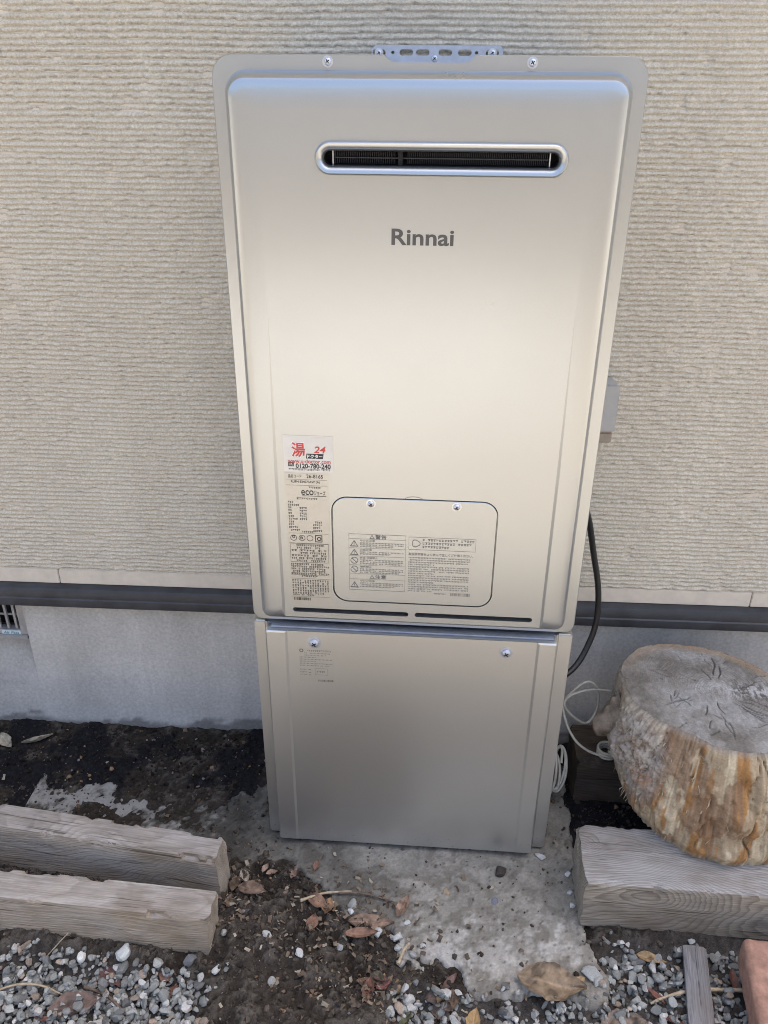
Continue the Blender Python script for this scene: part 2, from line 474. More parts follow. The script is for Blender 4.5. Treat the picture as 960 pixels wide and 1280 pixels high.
def zones(X, Y):
    n1 = fbm(X*14, Y*14, seed=3, oct=5)-.5
    n2 = fbm(X*45, Y*45, seed=9, oct=4)-.5
    wob = n1*.10+n2*.035
    # gravel: front strip, front-left field and the field before the right-hand timber
    g1 = sstep(-.02, .02, -(Y+.505)+wob*.6)*sstep(-.03, .03, -(X+.275)+wob)           # left
    g2 = sstep(-.02, .02, -(Y+.527)+wob*.35)*sstep(-.02, .05, (X-.0)+wob)             # front strip
    g3 = sstep(-.02, .02, -(Y+.425)+wob*.5)*sstep(-.02, .02, (X-.31)+wob*.6)          # right
    gravel = np.clip(np.maximum(np.maximum(g1, g2), g3), 0, 1)
    # concrete apron
    line = (X+.245)*.55+(Y+.30)*.82        # >0 : above/right of the soil edge
    pad = sstep(-.03, .03, line+wob*1.1)*sstep(-.012, .012, (Y+.522)+wob*.15)*sstep(-.02, .02, -(X-.30)+wob*.4)*sstep(-.025, .025, (X+.262)+wob*.8)
    padl = sstep(-.02, .03, (Y+.335)+wob)*sstep(-.03, .03, -(X+.20))*sstep(-.03, .03, (X+.72)+wob)*sstep(-.03, .03, -(Y+.172)+wob*1.3)
    return gravel, pad, padl, n1, n2
SX0, SX1, SY0, SY1, ST = -1.15, 1.10, -.86, .004, .0036
xs = np.arange(SX0, SX1, ST); ys = np.arange(SY0, SY1, ST)
X, Y = np.meshgrid(xs, ys, indexing='ij'); X = X.ravel(); Y = Y.ravel()
gravel, pad, padl, n1, n2 = zones(X, Y)
n3 = fbm(X*150, Y*150, seed=21, oct=4)-.5
allpad = np.maximum(pad, padl*sstep(-.08, .10, n1+.3*n2+.02))
z = .007+n1*.022+n2*.020+n3*.014
z = z*(1-allpad)+(-.012)*allpad
z = z*(1-gravel)+(-.026+n2*.012)*gravel
z = z*(1-.55*sstep(-.32, -.20, Y))+.002*sstep(-.2, -.1, Y)
z += .003*sstep(-.05, -.01, Y)*(1-sstep(-.26, -.2, X)*sstep(.26, .3, -X+.0))
edge = np.minimum(np.minimum(X-SX0, SX1-X), Y-SY0)
z = z-.06*(1-sstep(0, .10, edge))
blk = sstep(-.14, .02, n1*1.3+.12-np.abs((Y+.075)/.085)*.13)*sstep(-.02, .03, -(X+.27))
blk = np.maximum(blk, sstep(-.03, .04, X-.255+n1*.06)*sstep(-.28, -.22, Y))
brown = np.stack([.047+.06*n1, .039+.052*n1, .032+.045*n1], -1)*(1+.8*n3[:, None])
char = np.array([.014, .0135, .015])[None, :]+np.clip(n3, 0, 1)[:, None]*.03
c = brown*(1-blk[:, None])+char*blk[:, None]
dusty = sstep(.05, .22, n2+n3*.6)[:, None]*(1-blk[:, None])
c = c*(1-dusty*.35)+np.array([.15, .135, .115])[None]*dusty*.35
c = c*(1-gravel[:, None])+np.array([.07, .062, .055])[None]*(1+n3[:, None])*gravel[:, None]
me = fast_mesh('soil', np.stack([X, Y, z], -1), grid_faces(len(xs), len(ys)), np.clip(c, .006, 1))
soil = link('soil', me, M['soil'], None, 180)
tag(soil, 'dark damp soil and charcoal dirt between the timbers and the house', 'soil', kind='structure')
def soil_h(x, y):
    i = np.clip(np.round((np.asarray(x)-SX0)/ST).astype(int), 0, len(xs)-1); j = np.clip(np.round((np.asarray(y)-SY0)/ST).astype(int), 0, len(ys)-1)
    return np.maximum(z_soil[i, j], z_pad_f(x, y))
z_soil = z.reshape(len(xs), len(ys))

# ------------------------------------------------------------------ concrete apron
PX0, PX1, PY0, PY1, PT = -.70, .36, -.58, .0, .0036
px = np.arange(PX0, PX1, PT); py = np.arange(PY0, PY1, PT)
X, Y = np.meshgrid(px, py, indexing='ij'); X = X.ravel(); Y = Y.ravel()
g_, pd, pl_, n1, n2 = zones(X, Y)
n3 = fbm(X*170, Y*170, seed=31, oct=4)-.5
swirl = fbm(X*22+3*n1*4, Y*22-3*n1*4, seed=41, oct=4)-.5
mask = np.maximum(pd, pl_)
z = -.05+.05*sstep(.25, .75, mask)+n1*.004+n2*.002+n3*.0016
front = sstep(-.50, -.525, Y)
z -= .004*front
cc = np.array([.228, .213, .182])[None]*(1+.45*n1[:, None]+.5*n2[:, None]+.5*n3[:, None])
white = sstep(.0, .30, n2*.8+n3*.5+.42-np.hypot((X-.10)/.13, (Y+.475)/.05)*.22-.12)
white2 = sstep(.0, .34, n1*.5+n2*.7+n3*.6+.40-np.hypot((X+.56)/.13, (Y+.205)/.055)*.26)
ww = np.clip(np.maximum(white*.42, white2*.85), 0, 1)[:, None]
cc = cc*(1-ww)+np.array([.55, .535, .50])[None]*ww
dirt = sstep(.02, .20, -swirl*.8+n1*.6+.02)[:, None]*(1-ww)
cc = cc*(1-dirt*.55)+np.array([.10, .086, .068])[None]*dirt*.55
stain = sstep(-.06, .10, -(X+.05)+n1*.25)*sstep(-.30, -.24, -Y+(-.04)+n1*.1)
cc = cc*(1-.45*np.clip(stain, 0, 1)[:, None])
lft = sstep(-.24, -.30, X)[:, None]
cc = cc*(1-lft*(1-ww)*.38)
sp = (vnoise(X*330, Y*330, seed=77) > .93)[:, None]
cc = np.where(sp, cc*.45, cc)
me = fast_mesh('concrete_apron', np.stack([X, Y, z], -1), grid_faces(len(px), len(py)), np.clip(cc, .01, .9))
apron = link('concrete_apron', me, M['pad'], None, 180)
tag(apron, 'rough weathered concrete apron under the water heater cover', 'concrete', kind='structure')
z_padg = z.reshape(len(px), len(py))
def z_pad_f(x, y):
    x = np.asarray(x); y = np.asarray(y)
    i = np.clip(np.round((x-PX0)/PT).astype(int), 0, len(px)-1); j = np.clip(np.round((y-PY0)/PT).astype(int), 0, len(py)-1)
    inside = (x > PX0) & (x < PX1) & (y > PY0) & (y < PY1)
    return np.where(inside, z_padg[i, j], -1.0)
def gz(x, y): return float(soil_h(np.array([x]), np.array([y]))[0])

# ------------------------------------------------------------------ house
house = thing('house', 'house wall of beige ridged stucco over slate flashing and grey concrete foundation', 'house', (0, 0, 0))
ZT, ZB = .386, 1.38
PITCH = .0079
def stucco_sheet(name, x0, x1, z0, z1, dx, dz, rough=True):
    xs_ = np.arange(x0, x1+dx*.5, dx); zs_ = np.arange(z0, z1+dz*.5, dz)
    X, Z = np.meshgrid(xs_, zs_, indexing='ij'); X = X.ravel(); Z = Z.ravel()
    wav = (fbm(X*2.3, Z*1.1, seed=51, oct=3)-.5)*.010+(fbm(X*16, Z*9, seed=53, oct=3)-.5)*.0013
    t = (Z+wav)/PITCH; row = np.floor(t); t = t-row
    rowr = _hash(row, row*0, row*0, 5)
    fine = fbm(X*190, Z*380, seed=61, oct=4, gain=.62)-.5
    tear = fbm(X*75+row*7.3, row*3.1, seed=63, oct=4)                 # along the row: where the comb tore the plaster
    zone = fbm(X*3.2, Z*3.2, seed=65, oct=3)
    tt = sstep(.40, .68, tear+(zone-.5)*.9+(rowr-.5)*.12)
    rag = (fbm(X*130+row*5.1, row*1.7, seed=62, oct=4)-.5)*.30*(.25+.75*tt)
    ridge = sstep(.05, .24, t+rag*sstep(.8, .3, t))*(1-.78*sstep(.30, 1.0, t)**1.3)
    lowband = sstep(.66, .34, t)                                      # lower side of a ridge
    h = ridge*.0030
    h = h-tt*lowband*.0015*(.5+1.6*np.clip(fine+.3, 0, 1)*1.3)
    h = h+fine*(.0008+.0046*lowband*tt+.0016*lowband)
    pit = (fbm(X*33, Z*33, seed=71, oct=2) > .80)
    h = np.where(pit, h-.0016, h)
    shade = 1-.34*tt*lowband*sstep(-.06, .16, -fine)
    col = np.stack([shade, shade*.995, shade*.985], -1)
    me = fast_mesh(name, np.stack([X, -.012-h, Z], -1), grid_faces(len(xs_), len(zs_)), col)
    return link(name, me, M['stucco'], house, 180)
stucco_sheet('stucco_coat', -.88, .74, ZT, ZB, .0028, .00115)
# plainer continuation of the same combed coat out of view
def stucco_plain(x0, x1, z0, z1):
    n = int((z1-z0)/PITCH)*5
    zs_ = z0+np.arange(n+1)*(z1-z0)/n; t = (zs_/PITCH) % 1
    h = sstep(.05, .24, t)*(1-.78*sstep(.30, 1.0, t)**1.3)*.0030
    V = np.concatenate([np.stack([np.full(n+1, x), -.012-h, zs_], -1) for x in (x0, x1)])
    me = fast_mesh('stucco_coat', V, grid_faces(2, n+1), np.ones((len(V), 3)))
    link('stucco_coat', me, M['stucco'], house, 180)
stucco_plain(-4.5, -.88, ZT, 2.62); stucco_plain(.74, 2.0, ZT, 2.62); stucco_plain(-.88, .74, ZB, 2.62)
box('wall_core', (-4.5, 2.0, -.0115, .14, ZT, 2.62), M['plain_stucco'], house)
box('wall_core', (-4.5, 2.0, .14, 6.0, -.05, 2.62), M['plain_stucco'], house)
# smooth plaster band under the combing, with two butt joints
xb = [-4.5, -.655, .60, 2.0]
for a, b in zip(xb[:-1], xb[1:]):
    box('base_band', (a+.0006, b-.0006, -.0145, .10, .356, .3858), M['plain_stucco'], house, .0012)
# slate flashing: bevelled drip profile
def flashing(a, b):
    prof = [(.02, .3555), (-.016, .3555), (-.026, .351), (-.030, .344), (-.030, .333), (-.0325, .331), (-.0335, .322), (-.033, .316), (-.028, .314), (.02, .314)]
    n = len(prof)
    v = [(a, y, zz) for y, zz in prof]+[(b, y, zz) for y, zz in prof]
    f = [(i, (i+1) % n, n+(i+1) % n, n+i) for i in range(n)]+[tuple(range(n-1, -1, -1)), tuple(range(n, 2*n))]
    mk('drip_flashing', v, f, M['slate'], house, 35)
flashing(-4.5, .058); flashing(.0588, 2.0)
# concrete foundation: one face with the vent recess left open
VX0, VX1, VZ0, VZ1 = -1.10, -.748, .112, .3139
def found(x0, x1, z0, z1, dense=False):
    st = .008 if dense else .5
    nx = max(2, int((x1-x0)/st)+1); nz = max(2, int((z1-z0)/.008)+1) if dense else 2
    xs_ = np.linspace(x0, x1, nx); zs_ = np.linspace(z0, z1, nz)
    X, Z = np.meshgrid(xs_, zs_, indexing='ij'); X = X.ravel(); Z = Z.ravel()
    n = fbm(X*7, Z*7, seed=81, oct=5)-.5
    wet = sstep(.004, -.004, Z-(.013+.030*np.clip(fbm(X*14, Z*30, seed=83, oct=6, gain=.62)-.40, 0, 1)*2.2+.016*(np.abs(X+.31) < .05)))
    c = np.ones((len(X), 3))*(1-.55*wet)[:, None]
    y = -n*.004*(np.minimum(np.minimum(X-x0, x1-X), z1-Z) > .004)
    me = fast_mesh('foundation', np.stack([X, y+.0, Z], -1), grid_faces(nx, nz), c)
    link('foundation', me, M['foundation'], house, 180)
found(VX1, .95, -.05, VZ1, True); found(VX0, VX1, -.05, VZ0, True)
found(-4.5, VX0, -.05, VZ1); found(.95, 2.0, -.05, VZ1)
# recess sides, sloping sill
def quadpart(name, v, mat):
    me = fast_mesh(name, np.array(v, float), np.array([[0,1,2,3]]), np.ones((4, 3))*.8); return link(name, me, mat, house)
quadpart('recess_cheek', [(VX1, 0, VZ0), (VX1, .075, VZ0), (VX1, .075, VZ1), (VX1, 0, VZ1)], M['foundation'])
quadpart('recess_cheek', [(VX0, 0, VZ0), (VX0, .075, VZ0), (VX0, .075, VZ1), (VX0, 0, VZ1)], M['foundation'])
quadpart('recess_sill', [(VX0, 0, VZ0), (VX1, 0, VZ0), (VX1, .028, .213), (VX0, .028, .213)], M['foundation'])
quadpart('recess_back', [(VX0, .074, .20), (VX1, .074, .20), (VX1, .074, VZ1), (VX0, .074, VZ1)], M['black'])
# foundation vent
vf = plate('foundation_vent', [(VX0+.002, .214), (VX1-.001, .214), (VX1-.001, VZ1-.001), (VX0+.002, VZ1-.001)],
           [[(VX0+.02, .232), (VX1-.017, .232), (VX1-.017, VZ1-.003), (VX0+.02, VZ1-.003)]], .006, .022, M['alu'], house)
tag(vf, 'weathered aluminium foundation vent with upright bars')
box('vent_lip', (VX0+.003, VX1-.002, -.001, .0055, .2135, .222), M['alu'], vf, .001)
k = 0; x = VX1-.026
while x > VX0+.025:
    box('vent_bar', (x-.0022, x+.0022, .010, .0145, .2323, VZ1-.0035), M['alu'], vf); x -= .0165; k += 1
for zz in (.262, .293):
    box('vent_rail', (VX0+.021, VX1-.018, .0148, .017, zz-.002, zz+.002), M['alu'], vf)
stk = box('vent_sticker', (-.803, -.7655, .0052, .0058, .2165, .2305), M['vent_sticker'], vf)
P = Print(); P.text('Air Pass', -.800, -.769, .2225, .2290, .01, .25); P.marks(-.792, -.772, .2182, .2205)
P.build('lettering', .0049, M['blueink'], vf)
# roof with overhanging eave, out of the picture, keeps the sun off this side
rv = [(-4.9,-.22,2.62),(2.2,-.22,2.62),(2.2,3.0,4.05),(-4.9,3.0,4.05),(2.2,6.22,2.62),(-4.9,6.22,2.62),
      (-4.9,-.22,2.70),(2.2,-.22,2.70),(2.2,3.0,4.13),(-4.9,3.0,4.13),(2.2,6.22,2.70),(-4.9,6.22,2.70)]
rf = [(3,2,1,0),(5,4,2,3),(6,7,8,9),(9,8,10,11),(0,1,7,6),(5,11,10,4),(1,2,8,7),(2,4,10,8),(3,0,6,9),(5,3,9,11)]
mk('roof', rv, rf, M['roof'], house, None)
mk('gable', [(1.998,0,2.6),(1.998,6,2.6),(1.998,3,4.0)], [(0,1,2)], M['plain_stucco'], house, None)
mk('gable', [(-4.498,0,2.6),(-4.498,6,2.6),(-4.498,3,4.0)], [(0,1,2)], M['plain_stucco'], house, None)

# ------------------------------------------------------------------ board fence added behind the camera to dim the upper panel reflection
blocker = thing('board_blocker', 'dark brown board fence added out of view to dim the top of the panel reflection', 'blocker', (-.5, -5.4, -.045))
fv, ff = box_vf(-.068, .068, 0, .018, .04, 1.85)
fme = bpy.data.meshes.new('board'); fme.from_pydata(fv, [], ff); fme.update(); fme.materials.append(simple('dark_brown_boards', (.19, .168, .142), .8, 0, .3, 9))
for k in range(64):
    o = bpy.data.objects.new('board', fme); COL.objects.link(o); o.parent = blocker; o.location = (-4.6+k*.145, (k % 3)*.002, (k*37 % 5)*.006)
for zz in (.35, 1.5): box('rail', (-4.7, 4.7, .023, .06, zz, zz+.07), fme.materials[0], blocker)
for k in range(6): box('post', (-4.6+k*1.83, -4.52+k*1.83, .061, .15, 0, 1.9), fme.materials[0], blocker)

# ================================================================== WATER HEATER
D = .255; H0 = .458; UROT = (0, .002, -.0158)
def phillips(name, x, y, z, r, mat, parent, washer=0):
    """domed pan head with a cross recess, facing -y"""
    rings = []
    prof = [(r, 0), (r*.99, -.18*r), (r*.9, -.42*r), (r*.72, -.58*r), (r*.45, -.68*r), (r*.2, -.72*r)]
    if washer: prof = [(r*1.45, 0), (r*1.45, -.10*r), (r*1.02, -.12*r)]+[(a, b-.1*r) for a, b in prof[1:]]
    n = 20
    for rr, yy in prof:
        rings.append(([(x+rr*math.cos(2*math.pi*k/n), z+rr*math.sin(2*math.pi*k/n)) for k in range(n)], y+yy))
    o = mk(name, *loft(rings), mat, parent, 40)
    fy = y-.72*r-(.1*r if washer else 0)
    a = .6; L, t = r*.55, r*.13
    v = []; f = []
    for k in range(2):
        b = a+k*math.pi/2; u = Vector((math.cos(b), 0, math.sin(b))); q = Vector((-u.z, 0, u.x)); c = Vector((x, fy-.00025-.0001*k, z))
        i = len(v); v += [c-u*L-q*t, c+u*L-q*t, c+u*L+q*t, c-u*L+q*t]; f.append((i, i+1, i+2, i+3))
    mk('cross_slot', v, f, M['black'], o, None)
    return o
heater = thing('water_heater', 'large champagne metallic wall-hung gas water heater with slotted exhaust outlet', 'water heater', (.001, -D, H0), UROT)
HW, HH = .24, .75
def rrect2(x0, x1, z0, z1, rt_, rb_, n=10):
    out = []
    for cx, cz, a0, r in ((x1-rt_, z1-rt_, 0, rt_), (x0+rt_, z1-rt_, 90, rt_), (x0+rb_, z0+rb_, 180, rb_), (x1-rb_, z0+rb_, 270, rb_)):
        for k in range(n+1):
            a = R(a0+90*k/n); out.append((cx+r*math.cos(a), cz+r*math.sin(a)))
    return out
def rr_(ins, r): return rrect2(-HW+ins, HW-ins, ins*(1 if ins < .034 else .5)+(0 if ins < .034 else .016), HH-ins, r, r*.62)
rings = [(rr_(.0, .024), .020), (rr_(.0, .024), .0012), (rr_(.0010, .023), .0), (rr_(.0152, .0235), .0), (rr_(.0158, .023), -.0010),
         (rr_(.0166, .0225), -.0080), (rr_(.0180, .0215), -.0160), (rr_(.0204, .0200), -.0222), (rr_(.0238, .0175), -.0266),
         (rr_(.0275, .0150), -.0284), (rr_(.0335, .0125), -.0293), (rr_(.0430, .010), -.0298), (rr_(.0530, .008), -.0300)]
rings = [(o, y) for o, y in rings]
FY = -.0300
CX = .185; STEP = .0023; ZC0, ZC1 = .512, .27     # crease starts / reaches full depth
def facey(z): return FY+STEP*min(1, max(0, (ZC0-z)/(ZC0-ZC1)))
def crease_cutter(cx, z_top, z_full, z_bot, fy, step, wd=.0038):
    # prism with sloping flanks, back face at fy+step, running out to nothing at z_top
    out = fy-.004; kk = wd/step
    prof = []
    v = []
    for zz, dpt in ((z_bot, step), (z_full, step), (z_top, -.00005)):
        hb = cx; hf = cx+kk*(fy+dpt-out)
        v += [(-hb, fy+dpt, zz), (hb, fy+dpt, zz), (hf, out, zz), (-hf, out, zz)]
    f = [(0,3,2,1), (8,9,10,11)]
    for s in (0, 4):
        for i in range(4): f.append((s+i, s+(i+1) % 4, s+4+(i+1) % 4, s+4+i))
    return v, f
VCX, VCZ = .0185, .6475
cutters = [crease_cutter(CX, ZC0, ZC1, -.05, FY, STEP)]
cutters.append(loft([(stadium(VCX, VCZ, .1372, .0142), -.06), (stadium(VCX, VCZ, .1372, .0142), -.003)]))
for sx0, sx1 in ((-.1735, -.0045), (.0045, .1735)):
    st = stadium((sx0+sx1)/2, .0385, (sx1-sx0)/2, .0037, 6)
    cutters.append(loft([(st, -.06), (st, -.012)]))
LX, LZ0, LZ1, LR = .1125, .0575, .2245, .021
LG = .0011
cutters.append(loft([(rrect(-LX-LG, LX+LG, LZ0-LG, LZ1+LG, LR+LG, 10), -.06), (rrect(-LX-LG, LX+LG, LZ0-LG, LZ1+LG, LR+LG, 10), FY+STEP+.0075)]))
nt_ = [(-.052, .76), (-.046, .7485), (-.040, .7438), (-.033, .7425), (.040, .7425), (.047, .7438), (.052, .7485), (.058, .76)]
cutters.append(loft([(nt_, -.006), (nt_, .03)]))
me = carve(*loft(rings), cutters); me.name = 'front_cover'
cover = link('front_cover', me, M['panel'], heater, 20); wn(cover)
box('casing', (-.226, .226, .0205, .2345, .012, .738), M['panel'], heater, .004)
# dark liners at the bottom of the two drain slots
for sx0, sx1 in ((-.1735, -.0045), (.0045, .1735)):
    st = stadium((sx0+sx1)/2, .0385, (sx1-sx0)/2-.0002, .0035, 6)
    mk('drain_slot', *loft([(st, -.0160), (st, -.0125)]), M['black'], heater, None)
# exhaust outlet
bez = []
for hl, r, y in ((.1368, .0138, -.020), (.1404, .0174, FY+.0003), (.1406, .0176, -.0325), (.1400, .0170, -.0352), (.1384, .0154, -.0368), (.1362, .0132, -.0366),
                 (.1334, .0104, -.0345), (.1312, .0082, -.0315), (.1305, .0075, -.0285), (.1305, .0075, -.012)):
    bez.append((stadium(VCX, VCZ, hl, r, 14), y))
outlet = mk('exhaust_outlet', *loft(bez, False, False), M['panel'], heater, 40)
duct = []
for hl, r, y in ((.1303, .0073, -.0280), (.1303, .0073, -.0045)): duct.append((stadium(VCX, VCZ, hl, r, 14), y))
mk('duct', *loft(duct, False, True), M['black'], outlet, 40)
v = []; f = []
x = VCX-.119
while x < VCX+.119:
    if abs(x-(VCX-.045)) > .006:
        for zz0, zz1 in ((VCZ-.0062, VCZ-.0006), (VCZ+.0006, VCZ+.0062)):
            a, b = box_vf(x, x+.0007, -.0160, -.0080, zz0, zz1); n = len(v); v += a; f += [tuple(n+i for i in q) for q in b]
    x += .0021
tag(mk('fin_grille', v, f, M['fin'], outlet, None), kind='stuff')
box('grille_rail', (VCX-.120, VCX+.120, -.0190, -.0164, VCZ-.0006, VCZ+.0006), M['fin'], outlet)
for x in (VCX-.1215, VCX+.1205): box('end_divider', (x, x+.0012, -.022, -.006, VCZ-.0075, VCZ+.0075), M['zinc'], outlet)
box('centre_divider', (VCX-.0475, VCX-.0425, -.0200, -.006, VCZ-.0075, VCZ+.0075), M['black'], outlet)
# flange screws, wall bracket
phillips('screw', -.109, -.0002, .743, .0041, M['zinc'], heater, 1)
phillips('screw', .114, -.0002, .743, .0041, M['zinc'], heater, 1)
def rslot(cx, cz, hl, r): return stadium(cx, cz, hl, r, 6)
br_out = [(-.0805, .700), (.0945, .700), (.0945, .7655), (.0905, .7690), (-.0755, .7690), (-.0805, .7640)]
br_holes = [rslot(-.0705, .7600, .0088, .0042), rslot(-.034, .7605, .0090, .0038), rslot(-.012, .7605, .0090, .0038), rslot(.018, .7605, .0090, .0038),
            rslot(.044, .7605, .0090, .0038), rslot(.0805, .7605, .0088, .0042), rslot(-.052, .7605, .0022, .002), rslot(.0595, .7605, .0022, .002)]
brk = plate('mounting_bracket', br_out, br_holes, .2345, .2368, M['galv'], heater)
for x, zz in ((-.0705, .7598), (.0805, .7603)): phillips('bracket_screw', x, .2343, zz, .0040, M['zinc'], brk, 1)
phillips('bracket_screw', .004, .2343, .7535, .0042, M['zinc'], brk)
# logo
P = Print(); P.text('Rinnai', -.0350, .0372, .5550, .5735, .022)
P.build('brand_lettering', FY-.00035, M['logo'], heater)
# service lid
ly = FY+STEP
lid = mk('service_lid', *loft([(rrect(-LX+.0006, LX-.0006, LZ0+.0006, LZ1-.0006, LR-.001, 10), ly+.0021),
        (rrect(-LX+.0006, LX-.0006, LZ0+.0006, LZ1-.0006, LR-.001, 10), ly+.0001), (rrect(-LX+.0012, LX-.0012, LZ0+.0012, LZ1-.0012, LR-.0015, 10), ly-.0004)]), M['panel'], heater, 24)
box('gap_shade_sheet', (-LX-.0004, LX+.0004, ly+.0062, ly+.0074, LZ0-.0004, LZ1+.0004), M['black'], lid)  # black sheet added behind the lid so the gap around it looks shaded
phillips('screw', -.059, ly-.0004, .2165, .0046, M['zinc'], lid, 1)
phillips('screw', .057, ly-.0004, .2165, .0046, M['zinc'], lid, 1)
P = Print()
arc = [(-.001+.0125*math.cos(R(a)), LZ1+.0035+ .0048*math.sin(R(a))-.0035) for a in range(0, 181, 12)]
for a, b in zip(arc[:-1], arc[1:]): P.poly([a, b, (b[0], b[1]-.0006), (a[0], a[1]-.0006)])
P.build('finger_notch', ly-.0004, M['greyink'], heater)
# warning print on the lid
def lz(q): return q-H0
P = Print(); y0 = ly-.0008
L0, L1, RT0, RT1 = -.090, -.0105, -.0065, .0860
T, Bm = lz(.6270), lz(.5355)
P.frame(L0, L1, Bm, T, .00035)
rows = [(.0, .085), (.085, .245), (.245, .385), (.385, .545), (.545, .70), (.70, .80), (.80, 1.0)]
def tri(P, cx, cz, s):
    o = [(cx, cz+s), (cx-s*1.1, cz-s*.8), (cx+s*1.1, cz-s*.8)]; i = [(cx, cz+s*.62), (cx-s*.76, cz-s*.58), (cx+s*.76, cz-s*.58)]
    P.ring(o, i); P.rect(cx-s*.08, cx+s*.08, cz-s*.15, cz+s*.35); P.rect(cx-s*.08, cx+s*.08, cz-s*.42, cz-s*.27)
def circ(P, cx, cz, r, w_=.16, n=20):
    o = [(cx+r*math.cos(2*math.pi*k/n), cz+r*math.sin(2*math.pi*k/n)) for k in range(n)]
    i = [(cx+r*(1-w_)*math.cos(2*math.pi*k/n), cz+r*(1-w_)*math.sin(2*math.pi*k/n)) for k in range(n)]
    P.ring(o, i)
heads = ['警告', 'やけど注意', '火気注意', '高温 分解禁止', '閉塞禁止', '注意', 'やけど注意']
for (a, b), hd, k in zip(rows, heads, range(7)):
    zt = T-(T-Bm)*a; zb = T-(T-Bm)*b; hgt = zt-zb; mid = (zt+zb)/2
    if k: P.rect(L0, L1, zt-.00015, zt+.00015)
    if k in (0, 5):
        tri(P, -.0575, mid-.0002, .0034); P.text(hd, -.053 if k == 0 else -.053, -.0375, mid-.0033, mid+.0033, .008)
    else:
        if k in (3, 4):
            circ(P, -.0825, mid, .0054); P.poly([(-.0862, mid+.0033), (-.0856, mid+.0040), (-.0788, mid-.0033), (-.0794, mid-.0040)])
        else: tri(P, -.0825, mid-.0006, .0056)
        P.text(hd, -.0745, -.0745+.0042*len(hd.replace(' ', '')), zt-.0042, zt-.0010, .004)
        nr = 3 if hgt > .013 else 2
        for r in range(nr):
            z1 = zt-.0055-r*.0029
            P.marks(-.0745, L1-.003-(.02*random.random() if r == nr-1 else 0), z1-.0019, z1, .00205)
P.frame(RT0, RT1, lz(.6055), lz(.6255), .00035)
cl = []
for k in range(24):
    a = 2*math.pi*k/24; rr = .0058*(1+.10*math.cos(3*a)); cl.append((.0035+rr*math.cos(a), lz(.6155)+rr*math.sin(a)))
P.ring(cl, [(.0035+(q[0]-.0035)*.84, lz(.6155)+(q[1]-lz(.6155))*.84) for q in cl])
for r, xe in enumerate((.083, .080, .050)):
    z1 = lz(.6232)-r*.0055; P.marks(.0125, xe, z1-.0036, z1, .0038)
P.text('取扱説明書をよく読んで正しくご使用ください。', RT0, .0835, lz(.6005)-.0042, lz(.6005), .006)
for r in range(16):
    z1 = lz(.5935)-r*.00365; P.marks(RT0, .080 if r % 4 != 3 else .030, z1-.0020, z1, .00215)
P.marks(.031, .048, lz(.5335), lz(.5355), .0019)
P.barcode(.0545, .0820, lz(.5320), lz(.5368))
P.build('warning_print', y0, M['greyink'], lid)
# dealer sticker (the small figure drawn on it is left out)
sx0, sx1, sz0, sz1 = -.1755, -.1090, lz(.7185), lz(.7705)
def sy(zz): return facey(zz)
sts = mk('dealer_sticker', [(sx0, sy(sz0)-.0003, sz0), (sx1, sy(sz0)-.0003, sz0), (sx1, sy(sz1)-.0003, sz1), (sx0, sy(sz1)-.0003, sz1)], [(0,1,2,3)], M['sticker'], heater, None)
def SU(X): return sx0+(X-130)/670*(sx1-sx0)
def SV(Yp): return sz1-(Yp-70)/475*(sz1-sz0)
fy6 = lambda zz: sy(zz)-.00055
fy7 = lambda zz: sy(zz)-.00080
P = Print(); P.text('湯', SU(228), SU(432), SV(362), SV(145), .045); P.build('white_outline', 0, M['whiteink'], sts, fy6)
P = Print(); P.text('湯', SU(240), SU(424), SV(352), SV(158), .022); P.text('24', SU(540), SU(700), SV(292), SV(205), .02, .2)
P.text('www.u-doctor.com', SU(185), SU(762), SV(432), SV(378), .01); P.build('red_lettering', 0, M['red'], sts, fy7)
P = Print(); P.poly([(SU(432), SV(368)), (SU(660), SV(368)), (SU(672), SV(303)), (SU(440), SV(303))])
P.text('0120-780-240', SU(288), SU(762), SV(500), SV(436), .03)
P.frame(SU(186), SU(266), SV(478), SV(425), .0010); P.rect(SU(205), SU(220), SV(470), SV(432)); P.poly([(SU(228), SV(470)), (SU(244), SV(470)), (SU(252), SV(436)), (SU(238), SV(436))])
P.marks(SU(192), SU(748), SV(530), SV(502), .0020)
P.build('black_lettering', 0, M['ink'], sts, fy6)
P = Print(); P.text('ドクター', SU(448), SU(655), SV(362), SV(312), .025); P.build('white_lettering', 0, M['whiteink'], sts, fy7)
# rating label (its square code is left out)
rx0, rx1, rz0, rz1 = -.1760, -.1160, lz(.5060), lz(.7160)
lab = mk('rating_label', [(rx0, sy(rz0)-.0002, rz0), (rx1, sy(rz0)-.0002, rz0), (rx1, sy(rz1)-.0003, rz1), (rx0, sy(rz1)-.0003, rz1)], [(0,1,2,3)], M['label'], heater, None)
def RZ(yp): return lz(.713)-(yp-594.5)*.1985/157
def RX(t): return -.1740+t*.056
P = Print()
P.text('品名コード', RX(.06), RX(.38), RZ(597.6), RZ(593.6), .01); P.text('26-8165', RX(.50), RX(.90), RZ(597.6), RZ(593.2), .012)
P.text('RUFH-E2407SAW (A)', RX(.12), RX(.82), RZ(604.2), RZ(600.6), .012)
P.marks(RX(.50), RX(.86), RZ(609.6), RZ(607.4), .0024)
P.text('eco', RX(.36), RX(.66), RZ(617.6), RZ(611.8), .01); P.text('ジョーズ', RX(.67), RX(.95), RZ(617.6), RZ(612.2), .012)
P.rect(RX(.38), RX(.97), RZ(618.9), RZ(618.4)); P.marks(RX(.24), RX(.74), RZ(623.2), RZ(620.8), .0024)
for yp in (599.4, 606.2, 664.6, 677.0, 718.0, 723.0, 747.2): P.rect(RX(0), RX(1.0), RZ(yp+.2), RZ(yp))
